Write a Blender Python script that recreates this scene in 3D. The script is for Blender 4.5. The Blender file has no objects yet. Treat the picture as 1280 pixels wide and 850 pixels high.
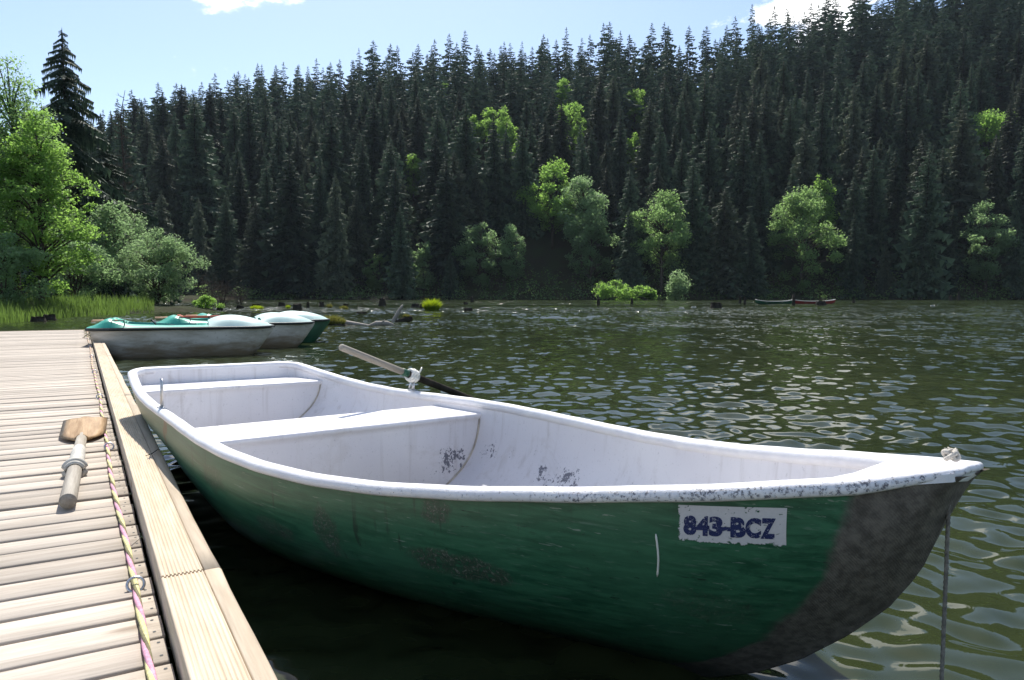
import bpy, math, random
import numpy as np
from mathutils import Vector, Matrix

# ---------------------------------------------------------------- camera, sky, sun, exposure
scene = bpy.context.scene
SUN_EL, SUN_AZ = 55.0, -10.0           # degrees; azimuth clockwise from +Y
cam_d = bpy.data.cameras.new('camera')
cam = bpy.data.objects.new('camera', cam_d)
scene.collection.objects.link(cam)
cam.location = (0, 0, 1.0)
cam.rotation_euler = (math.radians(90 - 3.446), 0, 0)
cam_d.sensor_width = 36.0
cam_d.lens = 36.0 * 930.0 / 1280.0
cam_d.clip_start = 0.05
cam_d.clip_end = 3000
scene.camera = cam

world = bpy.data.worlds.new('World')
scene.world = world
world.use_nodes = True
wn, wl = world.node_tree.nodes, world.node_tree.links
wn.clear()
w_out = wn.new('ShaderNodeOutputWorld')
w_bg = wn.new('ShaderNodeBackground')
w_sky = wn.new('ShaderNodeTexSky')
w_sky.sky_type = 'NISHITA'
w_sky.sun_disc = False
w_sky.sun_elevation = math.radians(SUN_EL)
w_sky.sun_rotation = math.radians(SUN_AZ % 360)
w_sky.altitude = 900
w_sky.air_density = 1.0
w_sky.dust_density = 1.6
w_sky.ozone_density = 1.6
w_bg.inputs['Strength'].default_value = 0.11
# fair-weather clouds scattered over the whole sky
w_tc = wn.new('ShaderNodeTexCoord')
w_map = wn.new('ShaderNodeMapping')
w_map.inputs['Scale'].default_value = (1.0, 1.0, 2.2)
w_noise = wn.new('ShaderNodeTexNoise')
w_noise.inputs['Scale'].default_value = 9.0
w_noise.inputs['Detail'].default_value = 7.0
w_noise.inputs['Roughness'].default_value = 0.62
wl.new(w_tc.outputs['Generated'], w_map.inputs['Vector'])
wl.new(w_map.outputs['Vector'], w_noise.inputs['Vector'])
# cumulus banks: (azimuth deg from +Y, elevation deg, angular radius)
prev = None
for az, el, rad in ((-19.2, 21.9, .060), (-22.5, 26.5, .085), (21.5, 22.5, .085), (16.0, 27.0, .07), (-62, 30, .11),
                    (60, 35, .1), (95, 28, .12), (140, 40, .12), (-110, 33, .13), (-150, 25, .1), (180, 30, .1),
                    (-40, 48, .1), (30, 62, .11)):
    a, e = math.radians(az), math.radians(el)
    dist = wn.new('ShaderNodeVectorMath'); dist.operation = 'DISTANCE'
    dist.inputs[1].default_value = (math.sin(a) * math.cos(e), math.cos(a) * math.cos(e), math.sin(e))
    wl.new(w_tc.outputs['Generated'], dist.inputs[0])
    mr = wn.new('ShaderNodeMapRange')
    mr.inputs['From Min'].default_value = rad * 1.6
    mr.inputs['From Max'].default_value = 0
    wl.new(dist.outputs['Value'], mr.inputs['Value'])
    if prev is None:
        prev = mr.outputs['Result']
    else:
        mx = wn.new('ShaderNodeMath'); mx.operation = 'MAXIMUM'
        wl.new(prev, mx.inputs[0]); wl.new(mr.outputs['Result'], mx.inputs[1])
        prev = mx.outputs[0]
w_add = wn.new('ShaderNodeMath'); w_add.operation = 'MULTIPLY_ADD'
w_add.inputs[1].default_value = 1.7
wl.new(w_noise.outputs['Fac'], w_add.inputs[0]); wl.new(prev, w_add.inputs[2])
w_fac = wn.new('ShaderNodeMapRange')
w_fac.inputs['From Min'].default_value = 1.13
w_fac.inputs['From Max'].default_value = 1.36
w_fac.interpolation_type = 'SMOOTHSTEP'
wl.new(w_add.outputs[0], w_fac.inputs['Value'])
w_mix = wn.new('ShaderNodeMix'); w_mix.data_type = 'RGBA'
w_mix.inputs['B'].default_value = (10.5, 10.5, 10.6, 1)
wl.new(w_fac.outputs['Result'], w_mix.inputs['Factor'])
wl.new(w_sky.outputs['Color'], w_mix.inputs['A'])
wl.new(w_mix.outputs['Result'], w_bg.inputs['Color'])
wl.new(w_bg.outputs[0], w_out.inputs['Surface'])

sun_d = bpy.data.lights.new('sun', 'SUN')
sun_d.energy = 4.2
sun_d.angle = math.radians(0.53)
sun_d.color = (1.0, 0.955, 0.88)
sun = bpy.data.objects.new('sun', sun_d)
scene.collection.objects.link(sun)
_a, _e = math.radians(SUN_AZ), math.radians(SUN_EL)
sdir = Vector((math.sin(_a) * math.cos(_e), math.cos(_a) * math.cos(_e), math.sin(_e)))
sun.rotation_euler = (-sdir).to_track_quat('-Z', 'Y').to_euler()
sun.location = sdir * 60

scene.view_settings.view_transform = 'Standard'
scene.view_settings.look = 'None'
scene.view_settings.gamma = 1
scene.view_settings.use_curve_mapping = False
scene.view_settings.exposure = 0.75
scene.render.engine = 'CYCLES'
scene.cycles.max_bounces = 7
scene.cycles.diffuse_bounces = 3
scene.cycles.glossy_bounces = 3
scene.cycles.transmission_bounces = 4
scene.cycles.transparent_max_bounces = 8
scene.cycles.volume_bounces = 0
scene.cycles.caustics_reflective = False
scene.cycles.caustics_refractive = False
scene.cycles.sample_clamp_indirect = 6.0
scene.cycles.use_denoising = True

R = random.Random(11)
RN = np.random.default_rng(11)

# ---------------------------------------------------------------- helpers
def link(o, parent=None):
    scene.collection.objects.link(o)
    if parent is not None:
        o.parent = parent
    return o

def np_mesh(name, V, faces, smooth=False, attrs=None):
    """faces: list of int arrays (n,3) or (n,4)"""
    V = np.asarray(V, np.float32)
    me = bpy.data.meshes.new(name)
    me.vertices.add(len(V))
    me.vertices.foreach_set('co', V.ravel())
    faces = [np.asarray(f, np.int32) for f in faces if len(f)]
    idx = np.concatenate([f.ravel() for f in faces])
    tot = np.concatenate([np.full(len(f), f.shape[1], np.int32) for f in faces])
    start = np.concatenate([[0], np.cumsum(tot)[:-1]]).astype(np.int32)
    me.loops.add(len(idx))
    me.loops.foreach_set('vertex_index', idx)
    me.polygons.add(len(tot))
    me.polygons.foreach_set('loop_start', start)
    if smooth:
        me.polygons.foreach_set('use_smooth', np.ones(len(tot), bool))
    me.update(calc_edges=True)
    if attrs:
        for k, v in attrs.items():
            a = me.attributes.new(k, 'FLOAT', 'POINT')
            a.data.foreach_set('value', np.asarray(v, np.float32))
    return me

class MB:
    """collects simple shapes into one mesh"""
    def __init__(self):
        self.v = []; self.q = []; self.t = []; self.n = 0
    def add(self, V, quads=None, tris=None):
        V = np.asarray(V, float)
        if quads is not None and len(quads): self.q.append(np.asarray(quads) + self.n)
        if tris is not None and len(tris): self.t.append(np.asarray(tris) + self.n)
        self.v.append(V); self.n += len(V)
        return self
    def box(self, x0, x1, y0, y1, z0, z1):
        V = [(x, y, z) for z in (z0, z1) for y in (y0, y1) for x in (x0, x1)]
        return self.add(V, [(0, 2, 3, 1), (4, 5, 7, 6), (0, 1, 5, 4), (2, 6, 7, 3), (0, 4, 6, 2), (1, 3, 7, 5)])
    def tube(self, P, r, n=8, closed=False, caps=True, flat=None):
        V, Q, T = tube_arrays(P, r, n, closed, caps, flat)
        return self.add(V, Q, T)
    def grid(self, P, wrap_u=False, wrap_v=False):
        P = np.asarray(P, float); nu, nv = P.shape[:2]
        i = np.arange(nu if wrap_u else nu - 1)[:, None]; j = np.arange(nv if wrap_v else nv - 1)[None, :]
        i2 = (i + 1) % nu; j2 = (j + 1) % nv
        q = np.stack([i * nv + j + 0 * j, i2 * nv + j, i2 * nv + j2, i * nv + j2 + 0 * i], -1).reshape(-1, 4)
        return self.add(P.reshape(-1, 3), q)
    def mesh(self, name, smooth=False, attrs=None):
        return np_mesh(name, np.concatenate(self.v), self.q + self.t, smooth, attrs)
    def build(self, name, mat, parent=None, smooth=False):
        me = self.mesh(name, smooth)
        me.materials.append(mat)
        return link(bpy.data.objects.new(name, me), parent)

def tube_arrays(P, r, n=8, closed=False, caps=True, flat=None):
    P = np.asarray(P, float); m = len(P)
    r = np.broadcast_to(np.asarray(r, float), (m,))
    T = np.gradient(P, axis=0) if not closed else (np.roll(P, -1, 0) - np.roll(P, 1, 0))
    T /= np.linalg.norm(T, axis=1)[:, None] + 1e-12
    up = np.array([0, 0, 1.0]) if abs(T[:, 2]).mean() < .8 else np.array([1.0, 0, 0])
    A = np.cross(T, up); A /= np.linalg.norm(A, axis=1)[:, None] + 1e-12
    B = np.cross(A, T)
    a = np.linspace(0, 2 * math.pi, n, endpoint=False)
    fb = 1.0 if flat is None else flat
    V = P[:, None] + r[:, None, None] * (np.cos(a)[None, :, None] * A[:, None] + fb * np.sin(a)[None, :, None] * B[:, None])
    V = V.reshape(-1, 3)
    k = m if closed else m - 1
    i = np.arange(k)[:, None]; j = np.arange(n)[None]; i2 = (i + 1) % m; j2 = (j + 1) % n
    Q = np.stack([i * n + j, i * n + j2, i2 * n + j2, i2 * n + j], -1).reshape(-1, 4)
    tris = []
    if caps and not closed:
        V = np.concatenate([V, P[:1], P[-1:]])
        c0, c1 = len(V) - 2, len(V) - 1
        for jj in range(n):
            tris.append((c0, (jj + 1) % n, jj)); tris.append((c1, (m - 1) * n + jj, (m - 1) * n + (jj + 1) % n))
    return V, Q, np.array(tris, int).reshape(-1, 3)

def empty(name, loc=(0, 0, 0), rz=0.0):
    o = bpy.data.objects.new(name, None)
    o.empty_display_size = .2
    o.location = loc; o.rotation_euler = (0, 0, rz)
    return link(o)

def tag(o, label=None, cat=None, group=None, kind=None):
    if label: o['label'] = label
    if cat: o['category'] = cat
    if group: o['group'] = group
    if kind: o['kind'] = kind
    return o

def spline(xk, yk, x):
    xk = np.asarray(xk, float); yk = np.asarray(yk, float); x = np.asarray(x, float)
    n = len(xk); h = np.diff(xk); A = np.zeros((n, n)); b = np.zeros(n); A[0, 0] = A[-1, -1] = 1
    for i in range(1, n - 1):
        A[i, i - 1] = h[i - 1]; A[i, i] = 2 * (h[i - 1] + h[i]); A[i, i + 1] = h[i]
        b[i] = 6 * ((yk[i + 1] - yk[i]) / h[i] - (yk[i] - yk[i - 1]) / h[i - 1])
    M = np.linalg.solve(A, b)
    i = np.clip(np.searchsorted(xk, x) - 1, 0, n - 2)
    t = x - xk[i]; u = xk[i + 1] - x
    return (M[i] * u**3 + M[i + 1] * t**3) / (6 * h[i]) + (yk[i] / h[i] - M[i] * h[i] / 6) * u + (yk[i + 1] / h[i] - M[i + 1] * h[i] / 6) * t

# ---------------------------------------------------------------- materials
class NT:
    def __init__(self, name):
        self.m = bpy.data.materials.new(name); self.m.use_nodes = True
        self.t = self.m.node_tree; self.t.nodes.clear()
        self.out = self.t.nodes.new('ShaderNodeOutputMaterial')
    def n(self, typ, **kw):
        nd = self.t.nodes.new('ShaderNode' + typ)
        ins = kw.pop('ins', {})
        for k, v in kw.items(): setattr(nd, k, v)
        for k, v in ins.items(): self.put(nd.inputs[k], v)
        return nd
    def put(self, sock, v):
        if isinstance(v, bpy.types.NodeSocket): self.t.links.new(v, sock)
        elif isinstance(v, bpy.types.Node): self.t.links.new(v.outputs[0], sock)
        else: sock.default_value = v
    def tc(self, which='Object'):
        return self.n('TexCoord').outputs[which]
    def geo(self, which='Position'):
        return self.n('NewGeometry').outputs[which]
    def mapping(self, vec, scale=(1, 1, 1), loc=(0, 0, 0), rot=(0, 0, 0)):
        return self.n('Mapping', ins={'Vector': vec, 'Scale': scale, 'Location': loc, 'Rotation': rot}).outputs[0]
    def noise(self, vec, scale, detail=4, rough=.55, dist=0.0, out='Fac'):
        return self.n('TexNoise', ins={'Vector': vec, 'Scale': scale, 'Detail': detail, 'Roughness': rough, 'Distortion': dist}).outputs[out]
    def ramp(self, fac, a, b, lo=0.0, hi=1.0):
        return self.n('MapRange', interpolation_type='SMOOTHSTEP', ins={'Value': fac, 'From Min': a, 'From Max': b, 'To Min': lo, 'To Max': hi}).outputs[0]
    def mix(self, fac, a, b):
        nd = self.n('Mix', data_type='RGBA'); self.put(nd.inputs['Factor'], fac)
        self.put(nd.inputs['A'], a); self.put(nd.inputs['B'], b)
        return nd.outputs['Result']
    def math(self, op, a, b=0.0, c=None):
        nd = self.n('Math', operation=op); self.put(nd.inputs[0], a); self.put(nd.inputs[1], b)
        if c is not None: self.put(nd.inputs[2], c)
        return nd.outputs[0]
    def attr(self, name):
        return self.n('Attribute', attribute_name=name).outputs['Fac']
    def bump(self, h, strength=.3, dist=.01):
        return self.n('Bump', ins={'Height': h, 'Strength': strength, 'Distance': dist}).outputs[0]
    def principled(self, col, rough=.5, spec=.5, normal=None, metal=0.0, alpha=None, ior=None):
        p = self.n('BsdfPrincipled', ins={'Base Color': col, 'Roughness': rough, 'Metallic': metal})
        p.inputs['Specular IOR Level'].default_value = spec
        if normal is not None: self.put(p.inputs['Normal'], normal)
        if alpha is not None: self.put(p.inputs['Alpha'], alpha)
        if ior is not None: p.inputs['IOR'].default_value = ior
        return p
    def done(self, sh):
        self.put(self.out.inputs['Surface'], sh); return self.m
def C(r, g, b): return (r, g, b, 1.0)

M = {}
def plain(name, col, rough=.6, spec=.3, metal=0.0, var=.25, nscale=18.0, bump=.15):
    t = NT(name); o = t.tc()
    f = t.noise(o, nscale, 5, .6)
    dark = C(*[c * (1 - var) for c in col]); light = C(*[min(1, c * (1 + var * .6)) for c in col])
    c = t.mix(t.ramp(f, .3, .7), dark, light)
    f2 = t.noise(o, nscale * 4, 3)
    M[name] = t.done(t.principled(c, rough, spec, t.bump(f2, bump, .004), metal))
    return M[name]

def wood(name, light, dark, axis=0, scale=1.0, rough=.75, knots=True):
    t = NT(name); o = t.tc(); rnd = t.n('ObjectInfo').outputs['Random']
    off = t.n('CombineXYZ', ins={'X': t.math('MULTIPLY', rnd, 37.0), 'Y': t.math('MULTIPLY', rnd, 91.0), 'Z': t.math('MULTIPLY', rnd, 13.0)}).outputs[0]
    v = t.n('VectorMath', operation='ADD', ins={0: o, 1: off}).outputs[0]
    st = [26.0 * scale] * 3; st[axis] = 1.9 * scale
    g = t.noise(t.mapping(v, tuple(st)), 1.6, 6, .62, .35)
    fine = [160.0 * scale] * 3; fine[axis] = 5.0 * scale
    g2 = t.noise(t.mapping(v, tuple(fine)), 1.0, 3, .6)
    blot = t.noise(v, 2.6, 3, .5)
    c = t.mix(t.ramp(g, .28, .72), C(*dark), C(*light))
    c = t.mix(t.math('MULTIPLY', t.ramp(g2, .45, .75), .35), c, C(*[d * .8 for d in dark]))
    c = t.mix(t.math('MULTIPLY', t.ramp(blot, .5, .75), .3), c, C(light[0] * .82, light[1] * .83, light[2] * .86))
    tone = t.math('MULTIPLY_ADD', rnd, .34, .76)
    c = t.n('VectorMath', operation='SCALE', ins={0: c, 'Scale': tone}).outputs[0]
    if knots:
        kv = [7.0] * 3; kv[axis] = 2.2
        kn = t.n('TexVoronoi', ins={'Vector': t.mapping(v, tuple(kv)), 'Scale': .55}).outputs['Distance']
        c = t.mix(t.ramp(kn, .09, .03, 0.0, .75), c, C(dark[0] * .5, dark[1] * .42, dark[2] * .36))
    h = t.math('ADD', g, t.math('MULTIPLY', g2, .6))
    M[name] = t.done(t.principled(c, rough, .25, t.bump(h, .5, .003)))
wood('deck_wood', (.53, .467, .395), (.37, .317, .26), axis=0)
wood('kerb_wood', (.62, .52, .395), (.46, .375, .27), axis=1)
wood('beam_wood', (.61, .51, .385), (.47, .38, .275), axis=1)
wood('dark_wood', (.12, .09, .06), (.05, .04, .03), axis=1)
wood('oar_wood', (.50, .34, .19), (.30, .18, .085), axis=1, rough=.55)
wood('oar_grey_wood', (.46, .42, .35), (.30, .26, .21), axis=1, rough=.6, knots=False)
wood('drift_wood', (.42, .38, .33), (.20, .175, .15), axis=2, knots=False)

# white painted inside of the boat, chipped
def boat_white():
    t = NT('boat_white_paint'); o = t.tc(); hv = t.geo('Position')
    n1 = t.noise(o, 52, 6, .72); n2 = t.noise(o, 5.5, 3, .5); big = t.noise(o, 2.0, 2)
    sep = t.n('SeparateXYZ', ins={0: o})
    low = t.ramp(sep.outputs['Z'], .30, .10)
    chip = t.math('ADD', t.math('MULTIPLY', n1, 1.0), t.math('ADD', t.math('MULTIPLY', n2, .55), t.math('MULTIPLY', low, .05)))
    patchy = t.ramp(t.noise(o, 3.2, 3, .6), .50, .64)
    lowz = t.ramp(sep.outputs['Z'], .34, .16)
    chip = t.math('ADD', chip, t.math('MULTIPLY', t.math('MULTIPLY', patchy, lowz), .22))
    mask = t.ramp(chip, 1.015, 1.04)
    streak = t.noise(t.mapping(o, (22, 22, 1.3)), 1.0, 4, .6)
    c = t.mix(t.ramp(big, .3, .7), C(.68, .66, .68), C(.76, .74, .745))
    c = t.mix(t.ramp(streak, .52, .78, 0, .45), c, C(.42, .38, .36))
    grime = t.noise(o, 4.2, 6, .68, .6)
    c = t.mix(t.ramp(grime, .52, .74, 0, .32), c, C(.36, .31, .26))
    c = t.mix(t.ramp(t.noise(o, 90, 3, .6), .62, .72, 0, .35), c, C(.34, .32, .33))
    c = t.mix(t.math('MULTIPLY', mask, .9), c, C(.10, .10, .13))
    h = t.math('SUBTRACT', t.math('MULTIPLY', t.noise(o, 60, 4), .35), mask)
    M['boat_white'] = t.done(t.principled(c, .42, .4, t.bump(h, .35, .004)))
boat_white()

def rim_paint():
    t = NT('boat_rim_paint'); o = t.tc(); nrm = t.n('SeparateXYZ', ins={0: t.geo('Normal')}).outputs['Z']
    n1 = t.noise(o, 120, 6, .72); bigw = t.noise(o, 3.5, 2)
    sx = t.n('SeparateXYZ', ins={0: o}).outputs['X']
    fore = t.ramp(sx, 1.2, 4.4, -.12, .10)
    # paint is rubbed off along the outer, lower face where it knocks on the dock
    side = t.attr('outer')
    m = t.math('ADD', t.math('ADD', n1, t.math('MULTIPLY', side, .18)), t.math('ADD', fore, t.math('MULTIPLY', bigw, .25)))
    mask = t.ramp(m, .93, 1.02)
    c = t.mix(t.ramp(t.noise(o, 9, 3), .3, .7), C(.70, .69, .72), C(.78, .77, .77))
    c = t.mix(t.math('MULTIPLY', mask, .92), c, t.mix(t.noise(o, 20, 2), C(.05, .05, .09), C(.20, .19, .19)))
    h = t.math('SUBTRACT', t.math('MULTIPLY', t.noise(o, 45, 5, .6), .8), t.math('MULTIPLY', mask, .6))
    M['boat_rim'] = t.done(t.principled(c, .42, .45, t.bump(h, .5, .006)))
rim_paint()

def hull_paint():
    t = NT('boat_green_paint'); o = t.tc(); s = t.attr('hs'); v = t.attr('hv')
    st = t.noise(t.mapping(o, (1.6, 12, 34)), 1.5, 6, .65, .5)
    st2 = t.noise(t.mapping(o, (5, 30, 110)), 1.0, 4, .6)
    blot = t.noise(o, 2.1, 4, .55)
    c = t.mix(t.ramp(st, .3, .7), C(.011, .064, .033), C(.040, .148, .078))
    c = t.mix(t.ramp(blot, .40, .68, 0, .55), c, C(.045, .135, .075))
    # sun-bleached, chalky paint towards the stern
    aft = t.math('MULTIPLY', t.ramp(s, .55, .05), t.ramp(t.math('ADD', v, t.math('MULTIPLY', st, .3)), .30, .95))
    c = t.mix(t.math('MULTIPLY', aft, .75), c, C(.155, .20, .14))
    # fine pale scratches running along the hull and vertical runs
    c = t.mix(t.ramp(st2, .58, .74, 0, .42), c, C(.16, .23, .18))
    vert = t.noise(t.mapping(o, (26, 26, .9)), 1.0, 3, .6)
    c = t.mix(t.math('MULTIPLY', t.ramp(vert, .62, .72), t.ramp(t.noise(o, 3, 2), .40, .58, 0, .7)), c, C(.02, .028, .022))
    sc2 = t.noise(t.mapping(o, (3.0, 40, 150), (0, 0, 0), (0, .12, 0)), 1.0, 3, .65)
    c = t.mix(t.math('MULTIPLY', t.ramp(sc2, .64, .68), t.ramp(t.noise(o, 6, 3), .45, .62, 0, .75)), c, C(.25, .29, .24))
    sc3 = t.noise(t.mapping(o, (4.0, 40, 120), (7, 1, 3), (0, -.25, 0)), 1.0, 3, .65)
    c = t.mix(t.math('MULTIPLY', t.ramp(sc3, .65, .69), t.ramp(t.noise(o, 5, 3), .50, .62, 0, .8)), c, C(.012, .022, .016))
    fleck = t.noise(o, 48, 5, .7)
    c = t.mix(t.math('MULTIPLY', t.ramp(fleck, .66, .70), t.ramp(blot, .40, .6, 0, .7)), c, C(.03, .04, .03))
    # scuffed spots where the boat knocks against the dock
    scr = t.noise(o, 70, 6, .75, 1.5)
    def spot(x, z, rx, rz, amt):
        sp = t.n('SeparateXYZ', ins={0: o})
        dx = t.math('DIVIDE', t.math('SUBTRACT', sp.outputs['X'], x), rx); dz = t.math('DIVIDE', t.math('SUBTRACT', sp.outputs['Z'], z), rz)
        r2 = t.math('ADD', t.math('MULTIPLY', dx, dx), t.math('MULTIPLY', dz, dz))
        r2 = t.math('ADD', r2, t.math('MULTIPLY_ADD', t.noise(o, 11, 4), 2.2, -1.1))
        return t.ramp(r2, 1.0, .45, 0, amt)
    for x, z, rx, rz, amt in SCUFFS:
        m = t.math('MULTIPLY', spot(x, z, rx, rz, amt), t.ramp(scr, .36, .56))
        c = t.mix(m, c, t.mix(t.ramp(scr, .50, .66), C(.032, .034, .026), C(.20, .21, .17)))
    for x, z, rx, rz in RUST:
        c = t.mix(spot(x, z, rx, rz, .8), c, C(.13, .055, .02))
    # bare, abraded laminate round the stem
    weave = t.math('MULTIPLY', t.n('TexWave', wave_type='BANDS', bands_direction='DIAGONAL', ins={'Vector': t.mapping(o, (1, 1, 1.4)), 'Scale': 62.0, 'Distortion': 3.5, 'Detail': 2.0}).outputs['Fac'], 1.0)
    bow = t.ramp(t.math('ADD', t.attr('bowd'), t.math('MULTIPLY_ADD', t.noise(o, 7, 5, .6), .07, -.035)), .132, .112)
    bn = t.noise(o, 34, 6, .7)
    bc = t.mix(t.ramp(bn, .35, .7), C(.062, .054, .045), C(.150, .132, .110))
    bc = t.mix(t.math('MULTIPLY', weave, t.ramp(bn, .3, .65, 0, .28)), bc, C(.155, .14, .12))
    bc = t.mix(t.ramp(t.noise(o, 4, 3), .55, .75, 0, .35), bc, C(.05, .08, .06))
    c = t.mix(bow, c, bc)
    # green-black slime just above the water
    z = t.n('SeparateXYZ', ins={0: o}).outputs['Z']
    slime = t.ramp(t.math('ADD', z, t.math('MULTIPLY_ADD', blot, .10, -.05)), .10, .02, 0, .8)
    c = t.mix(slime, c, C(.008, .014, .009))
    h = t.math('ADD', t.math('MULTIPLY', st2, .5), t.math('ADD', t.math('MULTIPLY', scr, .25), t.math('MULTIPLY', t.math('MULTIPLY', weave, bow), .4)))
    ro = t.ramp(bow, 0, 1, .38, .75)
    M['boat_green'] = t.done(t.principled(c, ro, .45, t.bump(h, .3, .003)))
SCUFFS = [(3.457, .43, .06, .040, .85), (3.50, .285, .17, .050, .9), (3.04, .29, .06, .09, .75), (2.75, .24, .12, .04, .6), (4.08, .30, .10, .05, .3), (2.3, .32, .12, .06, .5)]
RUST = [(1.42, .385, .05, .05), (1.36, .32, .03, .06)]
hull_paint()

def water_mat():
    t = NT('lake_water'); pos = t.geo('Position')
    def slope(scale, k, seed):
        cc = t.noise(t.mapping(pos, (scale, scale, scale), (seed, seed * 2, 0)), 1.0, 2, .5, 0, 'Color')
        sub = t.n('VectorMath', operation='SUBTRACT', ins={0: cc, 1: (.5, .5, .5)}).outputs[0]
        return t.n('VectorMath', operation='MULTIPLY', ins={0: sub, 1: (k, k, 0)}).outputs[0]
    sepp = t.n('SeparateXYZ', ins={0: pos})
    far = t.ramp(t.n('VectorMath', operation='LENGTH', ins={0: pos}).outputs['Value'], 3.5, 26.0)
    patch = t.math('MULTIPLY', t.ramp(t.noise(t.mapping(pos, (.014, .055, .01), (3.1, 1.7, 0)), 1.0, 3, .5), .36, .60, .20, 1.0), t.ramp(t.noise(t.mapping(pos, (.9, .22, .1)), 1.0, 4, .7), .35, .65, .25, 1.5))
    fine = slope(4.2, 1.0, 4.0); finer = slope(11.0, 1.0, 9.0)
    kf = t.math('MULTIPLY', t.math('MULTIPLY_ADD', far, 1.55, .10), patch)
    a = t.n('VectorMath', operation='SCALE', ins={0: fine, 'Scale': kf}).outputs[0]
    b = t.n('VectorMath', operation='SCALE', ins={0: finer, 'Scale': t.math('MULTIPLY', kf, .55)}).outputs[0]
    nn = t.geo('Normal')
    s1 = t.n('VectorMath', operation='ADD', ins={0: nn, 1: a}).outputs[0]
    s2 = t.n('VectorMath', operation='ADD', ins={0: s1, 1: b}).outputs[0]
    nrm = t.n('VectorMath', operation='NORMALIZE', ins={0: s2}).outputs[0]
    murk = t.noise(t.mapping(pos, (.35, .35, .35)), 1.0, 3)
    c = t.mix(t.ramp(murk, .3, .7), C(.020, .028, .0105), C(.031, .040, .0150))
    ro = t.math('MULTIPLY_ADD', t.math('MULTIPLY', far, patch), .09, .03)
    M['water'] = t.done(t.principled(c, ro, .5, nrm, ior=1.333))
water_mat()

def ground_mat():
    t = NT('forest_ground'); o = t.geo('Position')
    n1 = t.noise(o, .25, 6, .6); n2 = t.noise(o, 2.0, 4)
    c = t.mix(t.ramp(n1, .35, .65), C(.024, .020, .012), C(.026, .036, .013))
    c = t.mix(t.ramp(n2, .5, .7, 0, .5), c, C(.045, .040, .024))
    M['ground'] = t.done(t.principled(c, .95, .1, t.bump(n2, .6, .2)))
ground_mat()

def foliage(name, dark, light, trans=.35, tcol=None, rough=.6, vary=1.0, per_tree=False):
    t = NT(name); isl = t.geo('Random Per Island'); rnd = t.n('ObjectInfo').outputs['Random']
    f = t.math('MULTIPLY_ADD', t.math('POWER', isl, 1.6), .85 * vary, t.math('MULTIPLY', rnd, .15))
    c = t.mix(f, C(*dark), C(*light))
    if per_tree:
        rnd = t.attr('tree')
        c = t.mix(t.ramp(rnd, .55, 1.0, 0, .5), c, C(dark[0] * 1.6, dark[1] * 1.35, dark[2] * 1.1))
    tone = t.math('MULTIPLY_ADD', rnd, .75, .62)
    c = t.n('VectorMath', operation='SCALE', ins={0: c, 'Scale': tone}).outputs[0]
    p = t.principled(c, rough, .25)
    tr = t.n('BsdfTranslucent')
    if tcol is None:
        t.put(tr.inputs['Color'], c)
    else:
        t.put(tr.inputs['Color'], C(*tcol))
    m = t.n('MixShader', ins={0: trans}); t.put(m.inputs[1], p); t.put(m.inputs[2], tr)
    M[name] = t.done(m)
foliage('spruce_needles', (.020, .040, .026), (.092, .140, .074), .22, rough=.7)  # raised light tones of the spruces stand in for sunlit spray edges
foliage('spruce_needles_brown', (.028, .042, .026), (.112, .138, .078), .22, rough=.7)
foliage('spruce_far', (.021, .042, .030), (.090, .138, .082), .22, rough=.7, per_tree=True)
foliage('leaf_bright', (.060, .118, .028), (.130, .205, .055), .58, (.33, .56, .11))
foliage('leaf_mid', (.055, .100, .036), (.120, .180, .070), .55, (.31, .49, .16))
foliage('leaf_grey', (.062, .108, .050), (.138, .200, .100), .52, (.31, .48, .20))
foliage('leaf_willow', (.075, .122, .060), (.165, .228, .120), .50, (.35, .52, .23))
foliage('reed', (.045, .075, .022), (.10, .14, .045), .42, (.22, .36, .07))
foliage('tuft', (.09, .15, .01), (.20, .26, .02), .5, (.40, .52, .02))
foliage('moss_yellow', (.10, .11, .025), (.19, .18, .05), .35, (.24, .24, .05))
foliage('twig_brown', (.05, .038, .03), (.11, .085, .068), 0.0)
plain('bark', (.07, .055, .042), .9, .1, 0, .5, 6.0, .8)
plain('bark_dark', (.035, .029, .024), .9, .1, 0, .5, 6.0, .8)
plain('bark_pale', (.20, .18, .155), .9, .1, 0, .4, 6.0, .8)
plain('steel', (.55, .55, .56), .32, .5, .9, .2, 60)
plain('white_plastic', (.72, .70, .64), .45, .4, 0, .12, 24)
plain('grey_collar', (.50, .48, .43), .6, .3, 0, .2, 30)
plain('rope_pink', (.66, .34, .44), .7, .2, 0, .25, 80, .4)
plain('rope_yellow', (.68, .62, .30), .7, .2, 0, .25, 80, .4)
plain('rope_dark', (.20, .18, .10), .8, .2, 0, .3, 80, .4)
plain('rope_pale', (.56, .52, .46), .8, .2, 0, .3, 90, .5)
plain('rope_grey', (.20, .185, .16), .85, .2, 0, .35, 90, .5)
plain('teal_deck', (.055, .36, .27), .35, .45, 0, .12, 8, .05)
plain('pale_dome', (.50, .66, .61), .4, .45, 0, .06, 6, .05)
plain('red_seat', (.50, .12, .07), .55, .3, 0, .2, 12, .1)
plain('orange_trim', (.62, .36, .22), .6, .3, 0, .25, 16, .1)
plain('rail_dark', (.022, .028, .030), .55, .4, 0, .4, 20)
plain('green_hull', (.02, .085, .045), .45, .4, 0, .35, 5)
plain('red_hull', (.25, .03, .03), .5, .4, 0, .3, 5)
plain('black_steel', (.02, .02, .022), .5, .4, .2, .2, 20)
plain('stump_dark', (.035, .030, .024), .9, .1, 0, .5, 9, .8)
plain('sealant', (.46, .41, .34), .6, .3, 0, .35, 14, .4)
plain('stone_pale', (.50, .48, .44), .8, .2, 0, .25, 12, .3)

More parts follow.
